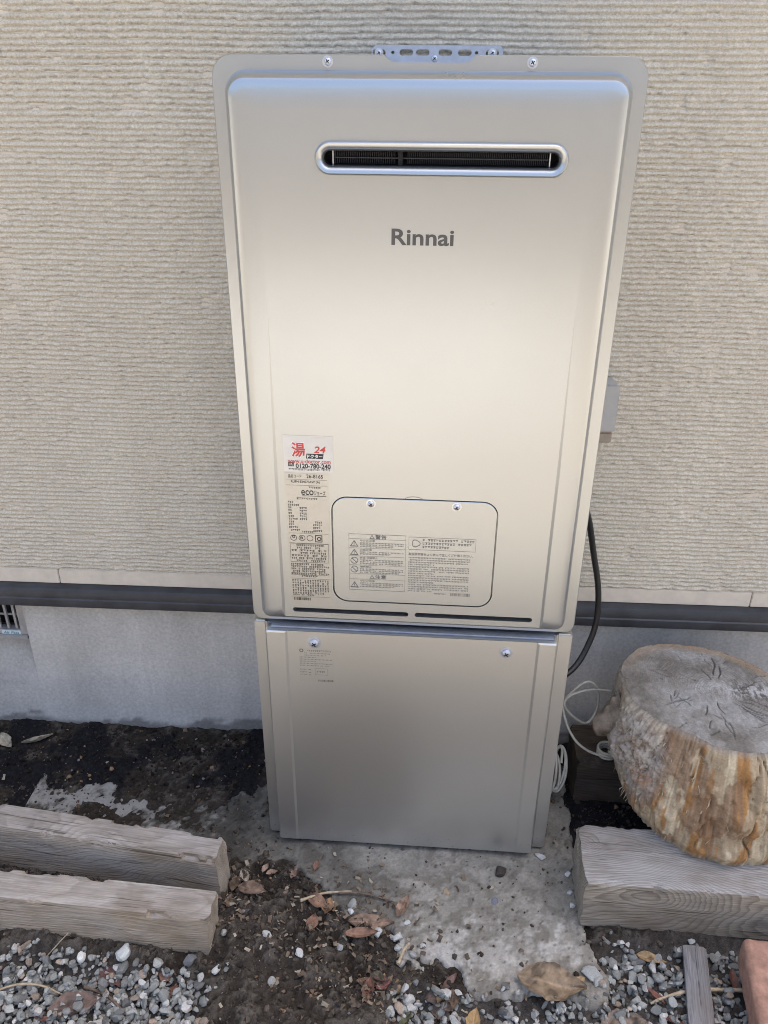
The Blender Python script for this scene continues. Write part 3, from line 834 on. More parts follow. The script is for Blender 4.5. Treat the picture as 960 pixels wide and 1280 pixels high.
for k in range(11):
    yp = 625.2+k*3.45
    P.marks(RX(.02), RX((.16, .30, .10, .12, .12, .18, .26, .14, .18, .24, .30)[k]), RZ(yp+2.4), RZ(yp), .0026)
    if 2 <= k <= 6: P.marks(RX(.30), RX(.50), RZ(yp+2.4), RZ(yp), .0026)
    if k >= 7: P.marks(RX(.62), RX(.86), RZ(yp+2.4), RZ(yp), .0026)
P.marks(RX(.34), RX(.70), RZ(663.6), RZ(661.4), .0026)
for t in (.12, .33, .53): circ(P, RX(t), RZ(670.6), .0046, .14)
circ(P, RX(.12), RZ(669.2), .0022, .4); P.text('R', RX(.29), RX(.37), RZ(672.4), RZ(668.8), .02)
P.frame(RX(.66), RX(.84), RZ(675.2), RZ(666.4), .0011); circ(P, RX(.76), RZ(671), .0031, .4)
P.frame(RX(.02), RX(.99), RZ(701.6), RZ(677.6), .00035)
for k, (a, b) in enumerate(((.18, .86), (.14, .80), (.05, .95), (.28, .95), (.05, .95), (.05, .95), (.12, .92))): P.marks(RX(a), RX(b), RZ(681.0+k*3.3), RZ(678.6+k*3.3), .0026 if k not in (2, 4) else .0042)
for t in (.26, .44, .62, .80): P.rect(RX(t), RX(t)+.0003, RZ(698), RZ(685))
for k, (a, b) in enumerate(((.02, .86), (.02, .98), (.02, .92), (.02, .9), (.02, .98), (.28, .68))): P.marks(RX(a), RX(b), RZ(705.4+k*3.1), RZ(703.0+k*3.1), .0026)
for k in range(6): P.marks(RX(.03), RX(.98 if k != 5 else .86), RZ(727.2+k*3.3), RZ(724.6+k*3.3), .0036, .62)
P.marks(RX(.04), RX(.60), RZ(746.0), RZ(744.0), .0024)
P.barcode(RX(.06), RX(.50), RZ(752.2), RZ(748.6))
P.build('printed_text', 0, M['ink'], lab, lambda zz: sy(zz)-.0006)

# ================================================================== PIPE COVER below
cov = thing('pipe_cover', 'plain champagne metal pipe cover standing under the water heater', 'pipe cover', (0, -D, 0), UROT)
PW, PZ0, PZ1 = .2135, .010, .4512
def pr(ins, r): return rrect(-.2195+ins, .2155-ins, PZ0+ins, PZ1-ins, r, 5)
me = carve(*loft([(pr(0, .004), .0), (pr(0, .004), -.0165), (pr(.0006, .0038), -.0185), (pr(.0018, .0032), -.0197), (pr(.0035, .002), -.0202)]),
           [crease_cutter(.186, PZ1+.03, PZ1+.02, PZ0-.02, -.0202, .0021)])
me.name = 'front_panel'
fp = link('front_panel', me, M['panel2'], cov, 20); wn(fp)
box('side_channel', (-.2400, -.2210, -.0005, .030, .004, .4548), M['panel2'], cov, .0025)
box('side_channel', (.2172, .2400, -.0005, .030, .004, .4548), M['panel2'], cov, .0025)
box('side_panel', (-.2380, -.2300, .031, .232, .004, .4515), M['panel2'], cov, .001)
box('side_panel', (.2300, .2380, .031, .232, .004, .4515), M['panel2'], cov, .001)
box('top_plate', (-.2290, .2290, .0035, .230, .440, .4500), M['galv'], cov, .001)
box('top_lip', (-.2120, .2120, -.0120, .0030, .4516, .4540), M['galv'], cov, .001)
box('foot', (-.2300, -.2060, .004, .04, -.012, .0095), M['fin'], cov, .001)
box('foot', (.2060, .2300, .004, .04, -.012, .0095), M['fin'], cov, .001)
phillips('screw', -.1455, -.0181, .4315, .0072, M['galv'], cov, 1)
phillips('screw', .1420, -.0181, .4300, .0068, M['galv'], cov, 1)
a0, a1, b0, b1 = -.1700, -.1165, .3575, .4210
mk('caution_label', [(a0, -.0183, b0), (a1, -.0183, b0), (a1, -.0183, b1), (a0, -.0183, b1)], [(0,1,2,3)], M['label2'], cov, None)
P = Print()
circ(P, a0+.0042, b1-.0048, .0032, .45)
P.marks(a0+.0095, a1-.003, b1-.0062, b1-.0032, .0031)
for k, (s, e) in enumerate(((.16, .9), (.16, .8), (.02, .50), (.02, .97), (.02, .50), (.02, .97), (.02, .9))):
    zz = b1-.0085-k*.0039; P.marks(a0+.0535*s, a0+.0535*e, zz-.0019, zz, .0021)
for k in range(3): P.marks(a0+.001, a0+.011, b1-.0415-k*.005, b1-.0395-k*.005, .0021); P.rect(a0+.014, a0+.018, b1-.0412-k*.005, b1-.0402-k*.005)
P.frame(a0+.024, a0+.044, b1-.0500, b1-.0375, .0004); P.marks(a0+.0265, a0+.042, b1-.0455, b1-.042, .0026)
P.barcode(a0+.028, a1-.001, b0+.0008, b0+.0046)
P.build('printed_text', -.0186, M['greyink'], cov)

# ================================================================== BOX AND CABLES
jb = thing('junction_box', 'grey plastic wiring box screwed to the stucco beside the heater', 'junction box', (0, 0, 0))
box('box_body', (.205, .305, -.062, -.0148, .700, .776), M['box_grey'], jb, .003)
box('box_lid', (.2035, .3065, -.0655, -.0622, .703, .777), M['box_grey'], jb, .0012)
box('lower_lip', (.206, .3045, -.060, -.0150, .6815, .6996), M['box_tan'], jb, .002)
rr = [([(.292+.0075*math.cos(2*math.pi*k/16)*s, -.038+.0075*math.sin(2*math.pi*k/16)*s) for k in range(16)], zz) for s, zz in ((1.1, .6813), (1.1, .673), (.9, .6725), (.9, .664))]
v = [(a, b, zz) for o, zz in rr for a, b in o]
f = [(k*16+i, k*16+(i+1) % 16, (k+1)*16+(i+1) % 16, (k+1)*16+i) for k in range(3) for i in range(16)]+[tuple(48+i for i in range(16))]
mk('cable_gland', v, f, M['pvc_white'], jb, 40)
tag(tube('black_cable', [(.232, -.150, .645), (.262, -.115, .600), (.281, -.085, .557), (.300, -.066, .487), (.318, -.061, .412), (.322, -.064, .350), (.311, -.075, .304), (.286, -.10, .272), (.243, -.135, .262)],
     .0052, M['pvc_black'], None, 12, 10), 'thick black cable hanging from the heater side in a loose bow', 'cable')
cb = .0024
def rp(u, vv, y): return (u, y, vv)
tag(tube('white_cable', [(.252, -.10, .095), (.268, -.09, .150), (.282, -.085, .190), (.316, -.08, .226), (.338, -.078, .210), (.344, -.076, .175), (.338, -.08, .146), (.322, -.088, .138),
      (.296, -.092, .158), (.280, -.09, .182), (.292, -.086, .200), (.325, -.08, .209), (.362, -.078, .206), (.400, -.075, .196)],
     cb, M['pvc_white'], None, 10, 12), 'off-white cable looped against the foundation, running behind the tree stump', 'cable')
cp = [(.276, -.085, .188), (.283, -.10, .155), (.300, -.118, .126), (.322, -.13, .112), (.345, -.137, .107)]
for k in range(40):
    a = math.pi*.5+k*.5; cp.append((.358+.0155*math.cos(-a+.6), -.128+.014*math.sin(-a+.6), .1035+.0009*k/2))
tag(tube('coiled_white_cable', cp, cb, M['pvc_white'], None, 8, 5), 'off-white cable ending in a small coil on the dark timber block', 'cable')
cp = []
for k in range(46):
    a = k*.62; rr_k = .034+.004*math.sin(k*1.7); cp.append((.268+.010*math.sin(k*.35)+.012*math.cos(a), -.13+.022*math.sin(a), .062+rr_k*math.sin(a+.5)+.004*math.sin(k*.9)))
tag(tube('cable_bundle', cp, cb, M['pvc_white'], None, 8, 5), 'bundle of off-white cable tucked beside the pipe cover', 'cable')

# ================================================================== TIMBERS
def timber(name, L, Wd, Ht, mat, label, p0, p1, zb, seed, cat='timber', chips=True, tilt_end=0.0, st=.006):
    """squared timber of length L along local x (0..L), width in y, height in z; p0 end centre -> p1"""
    nL = int(L/st)+1
    sec = []
    r = .0018
    def side(a, b, n): return [(a[0]+(b[0]-a[0])*k/n, a[1]+(b[1]-a[1])*k/n) for k in range(n)]
    h = Wd/2
    nn = 10
    pts = side((-h+r, 0), (h-r, 0), nn)+[(h-r*.3, r*.3)]+side((h, r), (h, Ht-r), nn)+[(h-r*.3, Ht-r*.3)]+side((h-r, Ht), (-h+r, Ht), nn)+[(-h+r*.3, Ht-r*.3)]+side((-h, Ht-r), (-h, r), nn)+[(-h+r*.3, r*.3)]
    ns = len(pts); S = np.array(pts)
    xs_ = np.linspace(0, L, nL)
    V = np.zeros((nL, ns, 3)); V[:, :, 0] = xs_[:, None]; V[:, :, 1] = S[None, :, 0]; V[:, :, 2] = S[None, :, 1]
    Xf, Yf, Zf = V[..., 0].ravel(), V[..., 1].ravel(), V[..., 2].ravel()
    n_ = fbm(Xf*9, Yf*60, Zf*60, seed=seed, oct=4)-.5
    n2_ = fbm(Xf*60, Yf*60, Zf*60, seed=seed+5, oct=3)-.5
    cy = Yf/h; cz = (Zf-Ht/2)/(Ht/2)
    nrm = np.stack([np.zeros_like(cy), np.where(np.abs(cy) >= np.abs(cz), np.sign(cy), 0), np.where(np.abs(cz) > np.abs(cy), np.sign(cz), 0)], -1)
    corner = sstep(.80, 1.0, np.abs(cy))*sstep(.80, 1.0, np.abs(cz))
    amt = n_*.0018+n2_*.0010
    chip = corner*np.clip(fbm(Xf*38, Yf*0, np.sign(cy)*3+np.sign(cz)*7, seed=seed+9, oct=3)-.57, 0, 1)*.016*(1+.8*np.sign(cz))
    Vf = V.reshape(-1, 3)+nrm*amt[:, None]
    Vf[:, 1] -= np.sign(cy)*chip; Vf[:, 2] -= np.sign(cz)*chip
    # ragged saw ends
    e0 = sstep(.02, 0, Xf); Vf[:, 0] += e0*((fbm(Yf*70, Zf*70, seed=seed+11)-.5)*.006+tilt_end*Zf)+e0*corner*.004
    F = grid_faces(nL, ns+0)
    a = np.arange(nL-1)*ns+ns-1; F2 = np.stack([a, a+ns, a+1, a-ns+1], -1)
    F = np.concatenate([F, F2])
    me = fast_mesh(name, Vf, F)
    # end caps: fans of triangles round a centre
    bm = bmesh.new(); bm.from_mesh(me); bm.verts.ensure_lookup_table()
    allv = list(bm.verts)
    for s in (0, (nL-1)*ns):
        vs = [allv[s+i] for i in range(ns)]
        c = bm.verts.new(sum((q.co for q in vs), Vector())/ns)
        for i in range(ns): bm.faces.new((vs[i], vs[(i+1) % ns], c))
    bmesh.ops.recalc_face_normals(bm, faces=bm.faces[:])
    bm.to_mesh(me); bm.free()
    o = link(name, me, mat, None, 42)
    o.location = (p0[0], p0[1], zb); o.rotation_euler = (0, 0, math.atan2(p1[1]-p0[1], p1[0]-p0[0]))
    return tag(o, label, cat)
M['woodA'] = wood_mat('grey_weathered_timber', (.46, .37, .265), (.25, .19, .13), ((.035, .0, .060, .03, .03), (.11, .03, .03, .02, .022), (.26, -.02, .05, .025, .03)), (.01, -.12), (.10, .05), .0060, (.43, .41, .39), .5, .6)
M['woodB'] = wood_mat('grey_weathered_timber_back', (.42, .34, .25), (.21, .165, .12), ((.10, .03, .05, .03, .03), (.22, .02, .09, .02, .03)), (-.02, .20), (-.06, .10), .0055, (.38, .37, .36), .55, .6)
M['woodC'] = wood_mat('grained_timber', (.40, .345, .265), (.145, .12, .095), ((.105, -.056, .088, -.040, .040), (.040, .02, .098, .016, .014), (.27, -.06, .04, .02, .05)), (-.105, .052), (.16, .03), .0050, (.36, .35, .33), .3, 1.0, .7)
M['woodD'] = wood_mat('dark_old_timber', (.075, .058, .045), (.035, .027, .022), (), (.0, -.10), (.05, .1), .006, (.07, .06, .055), .4, 1.0, 0.0)
M['woodE'] = wood_mat('silver_grey_lath', (.24, .235, .235), (.13, .125, .125), (), (.0, -.08), (.02, .03), .004, (.25, .25, .27), .5, 1.0, 0.0)
timber('timber', .62, .050, .086, M['woodA'], 'squared weathered timber lying on the gravel edge, the outer of two', (-.290, -.462), (-.660, -.439), -.004, 101, tilt_end=-.05)
timber('timber', .72, .045, .102, M['woodB'], 'squared grey timber lying along the ash patch, the one nearer the house', (-.290, -.374), (-.690, -.325), -.003, 202, tilt_end=.04)
timber('timber', .62, .114, .098, M['woodC'], 'thick grey timber with swirling grain carrying the front of the stump', (.281, -.347), (.581, -.356), .001, 303)
timber('timber_block', .40, .100, .098, M['woodD'], 'dark brown timber under the back of the stump by the foundation', (.306, -.098), (.706, -.100), .001, 404)

# lath, brick
timber('lath', .21, .036, .011, M['woodE'], 'narrow silver-grey lath lying on the gravel against the thick timber', (.452, -.428), (.424, -.578), -.012, 505, 'wood strip', st=.004)
def brick():
    hx, hy, hz, r = .05, .105, .03, .011
    bm = bmesh.new(); bmesh.ops.create_cube(bm, size=1)
    bmesh.ops.subdivide_edges(bm, edges=bm.edges[:], cuts=27, use_grid_fill=True)
    h_ = np.array([hx, hy, hz])
    for q in bm.verts:
        pz = np.array(q.co[:])*2; pz = np.sign(pz)*np.abs(pz)**.72*h_
        c_ = np.clip(pz, -h_+r, h_-r); n_ = pz-c_; n_ = n_/max(1e-9, np.linalg.norm(n_)); q.co = c_+n_*r+np.array([0, 0, hz])
    me = bpy.data.meshes.new('brick'); bm.to_mesh(me); bm.free()
    co = np.array([q.co[:] for q in me.vertices])
    n = fbm(co[:, 0]*70, co[:, 1]*70, co[:, 2]*70, seed=7, oct=4)-.5
    d = co-np.array([0, 0, .03]); d /= np.linalg.norm(d, axis=1)[:, None]
    co = co+d*(n*.005)[:, None]
    me.vertices.foreach_set('co', co.astype(np.float32).ravel())
    o = link('brick', me, simple('terracotta_brick', (.33, .19, .14), .9, 0, .3, 60, .7, 260), None, 50)
    o.location = (.5435, -.556, -.004); o.rotation_euler = (R(1), R(-2), R(-8))
    tag(o, 'terracotta brick with worn rounded edges lying on the gravel', 'brick')
brick()

# ================================================================== STUMP
stump = thing('tree_stump', 'sawn tree stump with grey top and orange-brown bare sides', 'tree stump', (.50, -.19, .098))
ta = np.array([0, 33, 53, 77, 97, 116, 130, 151, 161, 173, 183, 191, 203, 216, 238, 254, 270, 283, 305, 330, 360.])
tr = np.array([.126, .122, .121, .126, .135, .149, .157, .158, .158, .156, .146, .142, .128, .126, .124, .136, .139, .143, .146, .138, .126])
ba = np.array([0, 45, 90, 135, 170, 196, 223, 240, 259, 270, 292, 320, 360.])
br = np.array([.150, .140, .135, .138, .134, .136, .146, .158, .168, .173, .180, .172, .150])
NA, NZ = 420, 130
th = np.arange(NA)*2*np.pi/NA; deg = np.degrees(th)
s = np.linspace(0, 1, NZ)
Rt = np.interp(deg, ta, tr); Rb = np.interp(deg, ba, br)
HT = .203
S, TH = np.meshgrid(s, th, indexing='ij'); DG = np.degrees(TH)
rad = Rb[None]*(1-S)+Rt[None]*S
rad = rad+.010*np.sin(np.pi*S)*1.0
# burl on the left front, flaring under the top
def lobe(a, w_, s0, sw, amp): 
    da = (DG-a+180) % 360-180
    return amp*np.exp(-(da/w_)**2-((S-s0)/sw)**2)
rad = rad+lobe(206, 17, .80, .24, .022)+lobe(192, 14, .48, .22, .006)+lobe(220, 14, .42, .22, .008)
rad = rad-lobe(171, 7, .7, .5, .012)
cxn, sxn = np.cos(TH), np.sin(TH)
lump = fbm(cxn*5+9, sxn*5+9, S*4, seed=111, oct=4)-.5
fibre = fbm(cxn*60+99, sxn*60+99, S*3.2, seed=113, oct=5, gain=.6)-.5
grit = fbm(cxn*30+50, sxn*30+50, S*26, seed=115, oct=5, gain=.58)-.5
burl = np.clip((lobe(204, 26, .62, .42, 1.0)), 0, 1)
blockn = fbm(cxn*9+70, sxn*9+70, S*2.2, seed=118, oct=2)
flute = np.abs(fbm(cxn*11+40, sxn*11+40, S*.7, seed=119, oct=3)-.5)
rad = rad+lump*.034*np.sin(np.pi*np.clip(S*.96+.02, 0, 1))+fibre*.0020*(1-.3*burl)+grit*(.0012+.017*burl)
rad = rad-.006*sstep(.03, .0, flute)*(1-burl)*sstep(1.0, .9, S)+.006*(blockn > .52)*sstep(1.0, .85, S)*(1-burl)*.5
fis = np.zeros_like(S); fq = np.random.default_rng(8)
for k in range(24):
    a0 = fq.uniform(0, 360) if k < 10 else fq.uniform(225, 350); s0 = fq.uniform(0, .75); sl = fq.uniform(.15, .7); wd_ = fq.uniform(.25, .6)
    wig = a0+3.0*np.sin(S*fq.uniform(3, 8)+k)+1.2*np.sin(S*23+k*2)
    da = (DG-wig+180) % 360-180
    fis = np.maximum(fis, np.exp(-(da/wd_)**2)*sstep(0, .08, S-s0)*sstep(0, .12, s0+sl-S)*fq.uniform(.4, 1.0))
rad = rad-fis*.007
lipr = sstep(.965, 1.0, S); rad = rad-lipr*.0045
zz = S*HT+.0*rad
bot = sstep(.12, 0, S); rad = rad-bot*.008
zrag = bot*np.clip(fbm(cxn*30+20, sxn*30+20, seed=117)-.4, 0, 1)*.008
# side colours
streak = fbm(cxn*6+31+lump*2, sxn*6+31, S*.8, seed=121, oct=6, gain=.55)
streak2 = fbm(cxn*75+31, sxn*75+31, S*2.4, seed=123, oct=4, gain=.6)
def lerp(a, b, t): return a*(1-t[..., None])+np.array(b)[None, None]*t[..., None]
side = np.zeros(S.shape+(3,))+np.array([.40, .31, .20])
pt1 = fbm(cxn*7+11+lump, sxn*7+11, S*1.4, seed=221, oct=3); pt2 = fbm(cxn*8+71, sxn*8+71+lump, S*1.1, seed=223, oct=3); pt3 = fbm(cxn*6+41, sxn*6+41, S*2.6+lump, seed=225, oct=4)
hair = fbm(cxn*150+31, sxn*150+31, S*2.0, seed=227, oct=3)
wj = (hair-.5)*.10+(streak2-.5)*.12
side = lerp(side, (.36, .185, .065), sstep(.52, .57, pt1+wj)*.9)
side = lerp(side, (.55, .47, .33), sstep(.53, .58, pt2+wj)*.85)
side = lerp(side, (.24, .15, .09), sstep(.56, .61, pt3+wj)*.8)
side = lerp(side, (.43, .40, .36), sstep(.25, .65, burl)*.8)
side = lerp(side, (.30, .285, .265), np.clip(lobe(150, 42, .5, 2, 1.0), 0, 1)*.9)
side = lerp(side, (.20, .13, .085), sstep(.02, .16, -grit)*burl*.9)
side = lerp(side, (.34, .15, .05), np.clip(lobe(214, 9, .50, .09, 1.0)+lobe(205, 5, .72, .05, .8), 0, 1)*sstep(-.1, .1, grit)*.85)
side = lerp(side, (.06, .04, .028), np.clip(fis*1.3, 0, 1)*.9)
side = lerp(side, (.26, .235, .20), sstep(.955, 1.0, S)*.7)
side = lerp(side, (.40, .34, .26), sstep(.10, .0, S)*.5)
side = side*(.62+.76*hair[..., None])*(.78+.44*fbm(cxn*22+3, sxn*22+3, S*9, seed=127, oct=4)[..., None])*.88
Vs = np.stack([rad*cxn, rad*sxn, zz+zrag], -1).reshape(-1, 3)
# order verts as (ang, s) grid for wrap
Vs = Vs.reshape(NZ, NA, 3).transpose(1, 0, 2).reshape(-1, 3); Cs = side.transpose(1, 0, 2).reshape(-1, 3)
me = fast_mesh('bare_side', Vs, grid_faces(NA, NZ, True), np.clip(Cs, .01, .9))
link('bare_side', me, M['stumpwood'], stump, 180)
# sawn top: polar grid
NR = 150
q_ = np.linspace(1, 0.004, NR)
rim = rad[-1]
Q, TH2 = np.meshgrid(q_, th, indexing='ij'); RR = Q*rim[None]
tx, ty = RR*np.cos(TH2), RR*np.sin(TH2)
ring = fbm(tx*12, ty*12, seed=131, oct=3)*.06
growth = np.sin((RR/(.62+.2*np.cos(TH2-1))+ring)*2*np.pi/.0055)
tz = HT+(fbm(tx*25, ty*25, seed=133, oct=4)-.5)*.007*sstep(1.0, .9, Q)+growth*.0003
tz += (fbm(tx*140, ty*140, seed=134, oct=4)-.5)*.0022
crk = np.zeros_like(tx)
cr = np.random.default_rng(5)
for k in range(34):
    a = cr.uniform(0, 2*np.pi); r0 = cr.uniform(.02, .10); L = cr.uniform(.012, .05); wv = cr.uniform(.0004, .0009)
    d0 = a+cr.normal(0, .5)+(.0 if k % 3 else .9)
    x0, y0 = r0*np.cos(a), r0*np.sin(a); dx, dy = np.cos(d0), np.sin(d0)
    u = (tx-x0)*dx+(ty-y0)*dy; vv = -(tx-x0)*dy+(ty-y0)*dx+.002*np.sin(u*140+k)
    crk = np.maximum(crk, np.exp(-(vv/wv)**2)*sstep(L*.5, L*.3, np.abs(u-L*.5)))
for k in range(11):        # radial drying checks
    a = cr.uniform(0, 2*np.pi); r0 = cr.uniform(.03, .07); r1 = r0+cr.uniform(.03, .07); wv = cr.uniform(.0005, .0011)
    u = tx*np.cos(a)+ty*np.sin(a); vv = -tx*np.sin(a)+ty*np.cos(a)+.0022*np.sin(u*110+k*2)
    crk = np.maximum(crk, np.exp(-(vv/wv)**2)*sstep(r0-.006, r0+.006, u)*sstep(r1+.006, r1-.006, u))
tz -= crk*.003
tcol = np.zeros(tx.shape+(3,))+np.array([.265, .248, .222])
tn = fbm(tx*16, ty*16, seed=137, oct=5); tf = fbm(tx*190, ty*110, seed=139, oct=5, gain=.6)
tcol = lerp(tcol, (.185, .168, .145), sstep(.5, .66, tn)); tcol = lerp(tcol, (.35, .34, .32), sstep(.46, .34, tn)*.8)
tcol = tcol*(.72+.56*tf[..., None])*(1-.22*np.clip(growth, 0, 1)[..., None])
edge_tan = sstep(.80, .98, Q)*np.clip(np.cos(TH2-R(75))*1.3, 0, 1)
tcol = lerp(tcol, (.33, .24, .155), edge_tan*.8)
pale = np.exp(-(((tx-.06)/.05)**2+((ty-.01)/.022)**2)); tcol = lerp(tcol, (.60, .60, .60), pale*.65*sstep(.35, .6, tf))
tcol = lerp(tcol, (.03, .026, .024), np.clip(crk*1.1, 0, 1)*.7)
Vt = np.stack([tx, ty, tz], -1).transpose(1, 0, 2).reshape(-1, 3)
me = fast_mesh('sawn_top', Vt, grid_faces(NA, NR, True)[:, ::-1], np.clip(tcol.transpose(1, 0, 2).reshape(-1, 3), .01, .9))
link('sawn_top', me, M['stumpwood'], stump, 180)
# broken branch stub on the left
stv = []; stf = []; stc = []
nb, ns = 28, 20
for i in range(nb):
    t = i/(nb-1); c = np.array([-.125-.058*t, .028-.006*t, .128-.030*t]); rr_b = .034*(1-t)**1.1+.0125
    if i == nb-1: rr_b = .003
    ax = np.array([-.88, -.1, -.46]); u = np.array([0, 1, 0]); w3 = np.cross(ax, u); w3 /= np.linalg.norm(w3)
    for k in range(ns):
        a = 2*np.pi*k/ns; nz_ = float(fbm(np.array([np.cos(a)*3+5]), np.array([np.sin(a)*3+5]), np.array([t*5]), seed=151)[0]-.5)
        rk = rr_b*(1+.5*nz_); stv.append(c+rk*(u*np.cos(a)+w3*np.sin(a))+ax*(.006*(nz_) if i > nb-4 else 0))
        stc.append((.21+.30*nz_, .175+.27*nz_, .14+.24*nz_) if i < nb-2 else (.17, .11, .07))
me = fast_mesh('branch_stub', np.array(stv), np.array([(i*ns+k, i*ns+(k+1) % ns, (i+1)*ns+(k+1) % ns, (i+1)*ns+k) for i in range(nb-1) for k in range(ns)]), np.clip(np.array(stc), .02, .9))
link('branch_stub', me, M['stumpwood'], stump, 60)
# loose torn fibres on the side
v = []; f = []
fr = np.random.default_rng(12)
for k in range(150):
    i = int(fr.uniform(180, 345)/360*NA); j = int(fr.uniform(2, NZ-14))
    b = rad[j, i]; a = th[i]; base = np.array([b*np.cos(a), b*np.sin(a), zz[j, i]])
    out = np.array([np.cos(a), np.sin(a), 0]); tan = np.array([-np.sin(a), np.cos(a), 0])
    L = fr.uniform(.006, .026); sgn = -1 if fr.random() < .7 else 1
    p0 = base-out*.001; p1 = base+out*fr.uniform(.0008, .004)+np.array([0, 0, sgn*L*.5])+tan*fr.normal(0, .002); p2 = base+out*fr.uniform(.0, .0045)+np.array([0, 0, sgn*L])+tan*fr.normal(0, .005)
    wv = fr.uniform(.0004, .0011); n = len(v)
    v += [p0-tan*wv, p0+tan*wv, p1+tan*wv*.8, p1-tan*wv*.8, p2, p0+out*.0008]
    f += [(n, n+1, n+2, n+3), (n+3, n+2, n+4), (n, n+5, n+3), (n+5, n+1, n+2)]
tag(mk('torn_fibres', v, f, simple('pale_wood_fibre', (.38, .31, .21), .8, 0, .35, 90), stump, None), kind='stuff')

# ================================================================== GRAVEL, STONES, LITTER
def ico(sub):
    bm = bmesh.new(); bmesh.ops.create_icosphere(bm, subdivisions=sub, radius=1)
    V = np.array([q.co[:] for q in bm.verts]); F = np.array([[q.index for q in fc.verts] for fc in bm.faces]); bm.free(); return V, F
IV1, IF1 = ico(1); IV2, IF2 = ico(2)
def rotm(rg):
    q = rg.normal(size=4); q /= np.linalg.norm(q); a, b, c, d = q
    return np.array([[1-2*(c*c+d*d), 2*(b*c-a*d), 2*(b*d+a*c)], [2*(b*c+a*d), 1-2*(b*b+d*d), 2*(c*d-a*b)], [2*(b*d-a*c), 2*(c*d+a*b), 1-2*(b*b+c*c)]])
def stone_verts(rg, size, base, planes=7, flat=.62):
    V = base.copy()
    for k in range(planes):            # chop facets off a sphere: crushed stone
        n = rg.normal(size=3); n /= np.linalg.norm(n); d = rg.uniform(.42, .80)
        t = V@n; V = V-np.outer(np.clip(t-d, 0, None), n)
    V = V+rg.normal(0, .018, V.shape)
    V = V*np.array([rg.uniform(.9, 1.35), rg.uniform(.75, 1.0), rg.uniform(flat*.85, flat*1.25)])*size
    return V
def stone_col(rg):
    u = rg.random()
    if u < .62: g = rg.uniform(.15, .33); return np.array([g*.98, g*1.0, g*.94])
    if u < .80: g = rg.uniform(.09, .18); return np.array([g, g*1.0, g*.96])
    if u < .92: g = rg.uniform(.34, .48); return np.array([g, g*.98, g*.92])
    g = rg.uniform(.16, .28); return np.array([g*1.25, g*1.0, g*.78])
gr = np.random.default_rng(44)
pts = []
def add_field(n, x0, x1, y0, y1):
    global pts
    X = gr.uniform(x0, x1, n); Y = gr.uniform(y0, y1, n)
    g, pd_, pl_, a_, b_ = zones(X, Y)
    keep = gr.random(n) < g*1.05
    pts += list(zip(X[keep], Y[keep]))
add_field(3700, -.72, -.22, -.70, -.47); add_field(3500, -.02, .80, -.68, -.42); add_field(1000, -.95, -.72, -.80, -.48)
VV = []; FF = []; CC = []; off = 0
hmap = {}
for (x, y) in pts:
    size = float(np.clip(gr.lognormal(math.log(.0052), .36), .0024, .0105))
    V = stone_verts(gr, size, IV2, 8)@np.array([[math.cos(t_ := gr.uniform(0, 6.28)), math.sin(t_), 0], [-math.sin(t_), math.cos(t_), 0], [0, 0, 1]])
    if gr.random() < .45: V = V@rotm(gr)
    key = (int(x/.010), int(y/.010)); lay = hmap.get(key, 0); hmap[key] = lay+1
    V = V+np.array([x, y, gz(x, y)+size*.28+lay*.0036])
    VV.append(V); FF.append(IF2+off); CC.append(np.tile(stone_col(gr)*gr.uniform(.85, 1.1), (len(V), 1))); off += len(V)
me = fast_mesh('gravel', np.concatenate(VV), np.concatenate(FF), np.clip(np.concatenate(CC), .02, .9))
g_o = link('gravel', me, M['stone'], None, 14)
tag(g_o, 'grey-green crushed stone gravel in front of the timbers and apron', 'gravel', kind='stuff')
# soil crumbs
VV = []; FF = []; CC = []; off = 0
n = 17000
X = gr.uniform(-.95, .42, n); Y = gr.uniform(-.72, -.01, n)
g, pd_, pl_, a_, b_ = zones(X, Y)
for i in range(n):
    if gr.random() > (1-max(pd_[i], g[i], pl_[i]*.7))*.95+.07: continue
    s_ = float(np.clip(gr.lognormal(math.log(.0017), .6), .0006, .0055))
    V = IV1*s_*np.array([1, gr.uniform(.6, 1), gr.uniform(.4, .8)])
    V = (V+gr.normal(0, s_*.16, V.shape))@rotm(gr)+np.array([X[i], Y[i], gz(X[i], Y[i])+s_*.3])
    u = gr.random(); c_ = np.array([.055, .045, .037])*gr.uniform(.4, 1.7) if u < .90 else (np.array([.24, .235, .225])*gr.uniform(.5, 1.2) if u < .93 else np.array([.2, .13, .08])*gr.uniform(.6, 1.3))
    if Y[i] > -.16 and X[i] < -.25 and u < .86: c_ = c_*.35
    VV.append(V); FF.append(IF1+off); CC.append(np.tile(c_, (len(V), 1))); off += len(V)
me = fast_mesh('soil_crumbs', np.concatenate(VV), np.concatenate(FF), np.clip(np.concatenate(CC), .006, .9))
tag(link('soil_crumbs', me, M['crumb'], None, 60), 'crumbs of dark earth scattered over soil and apron', 'soil', kind='stuff')

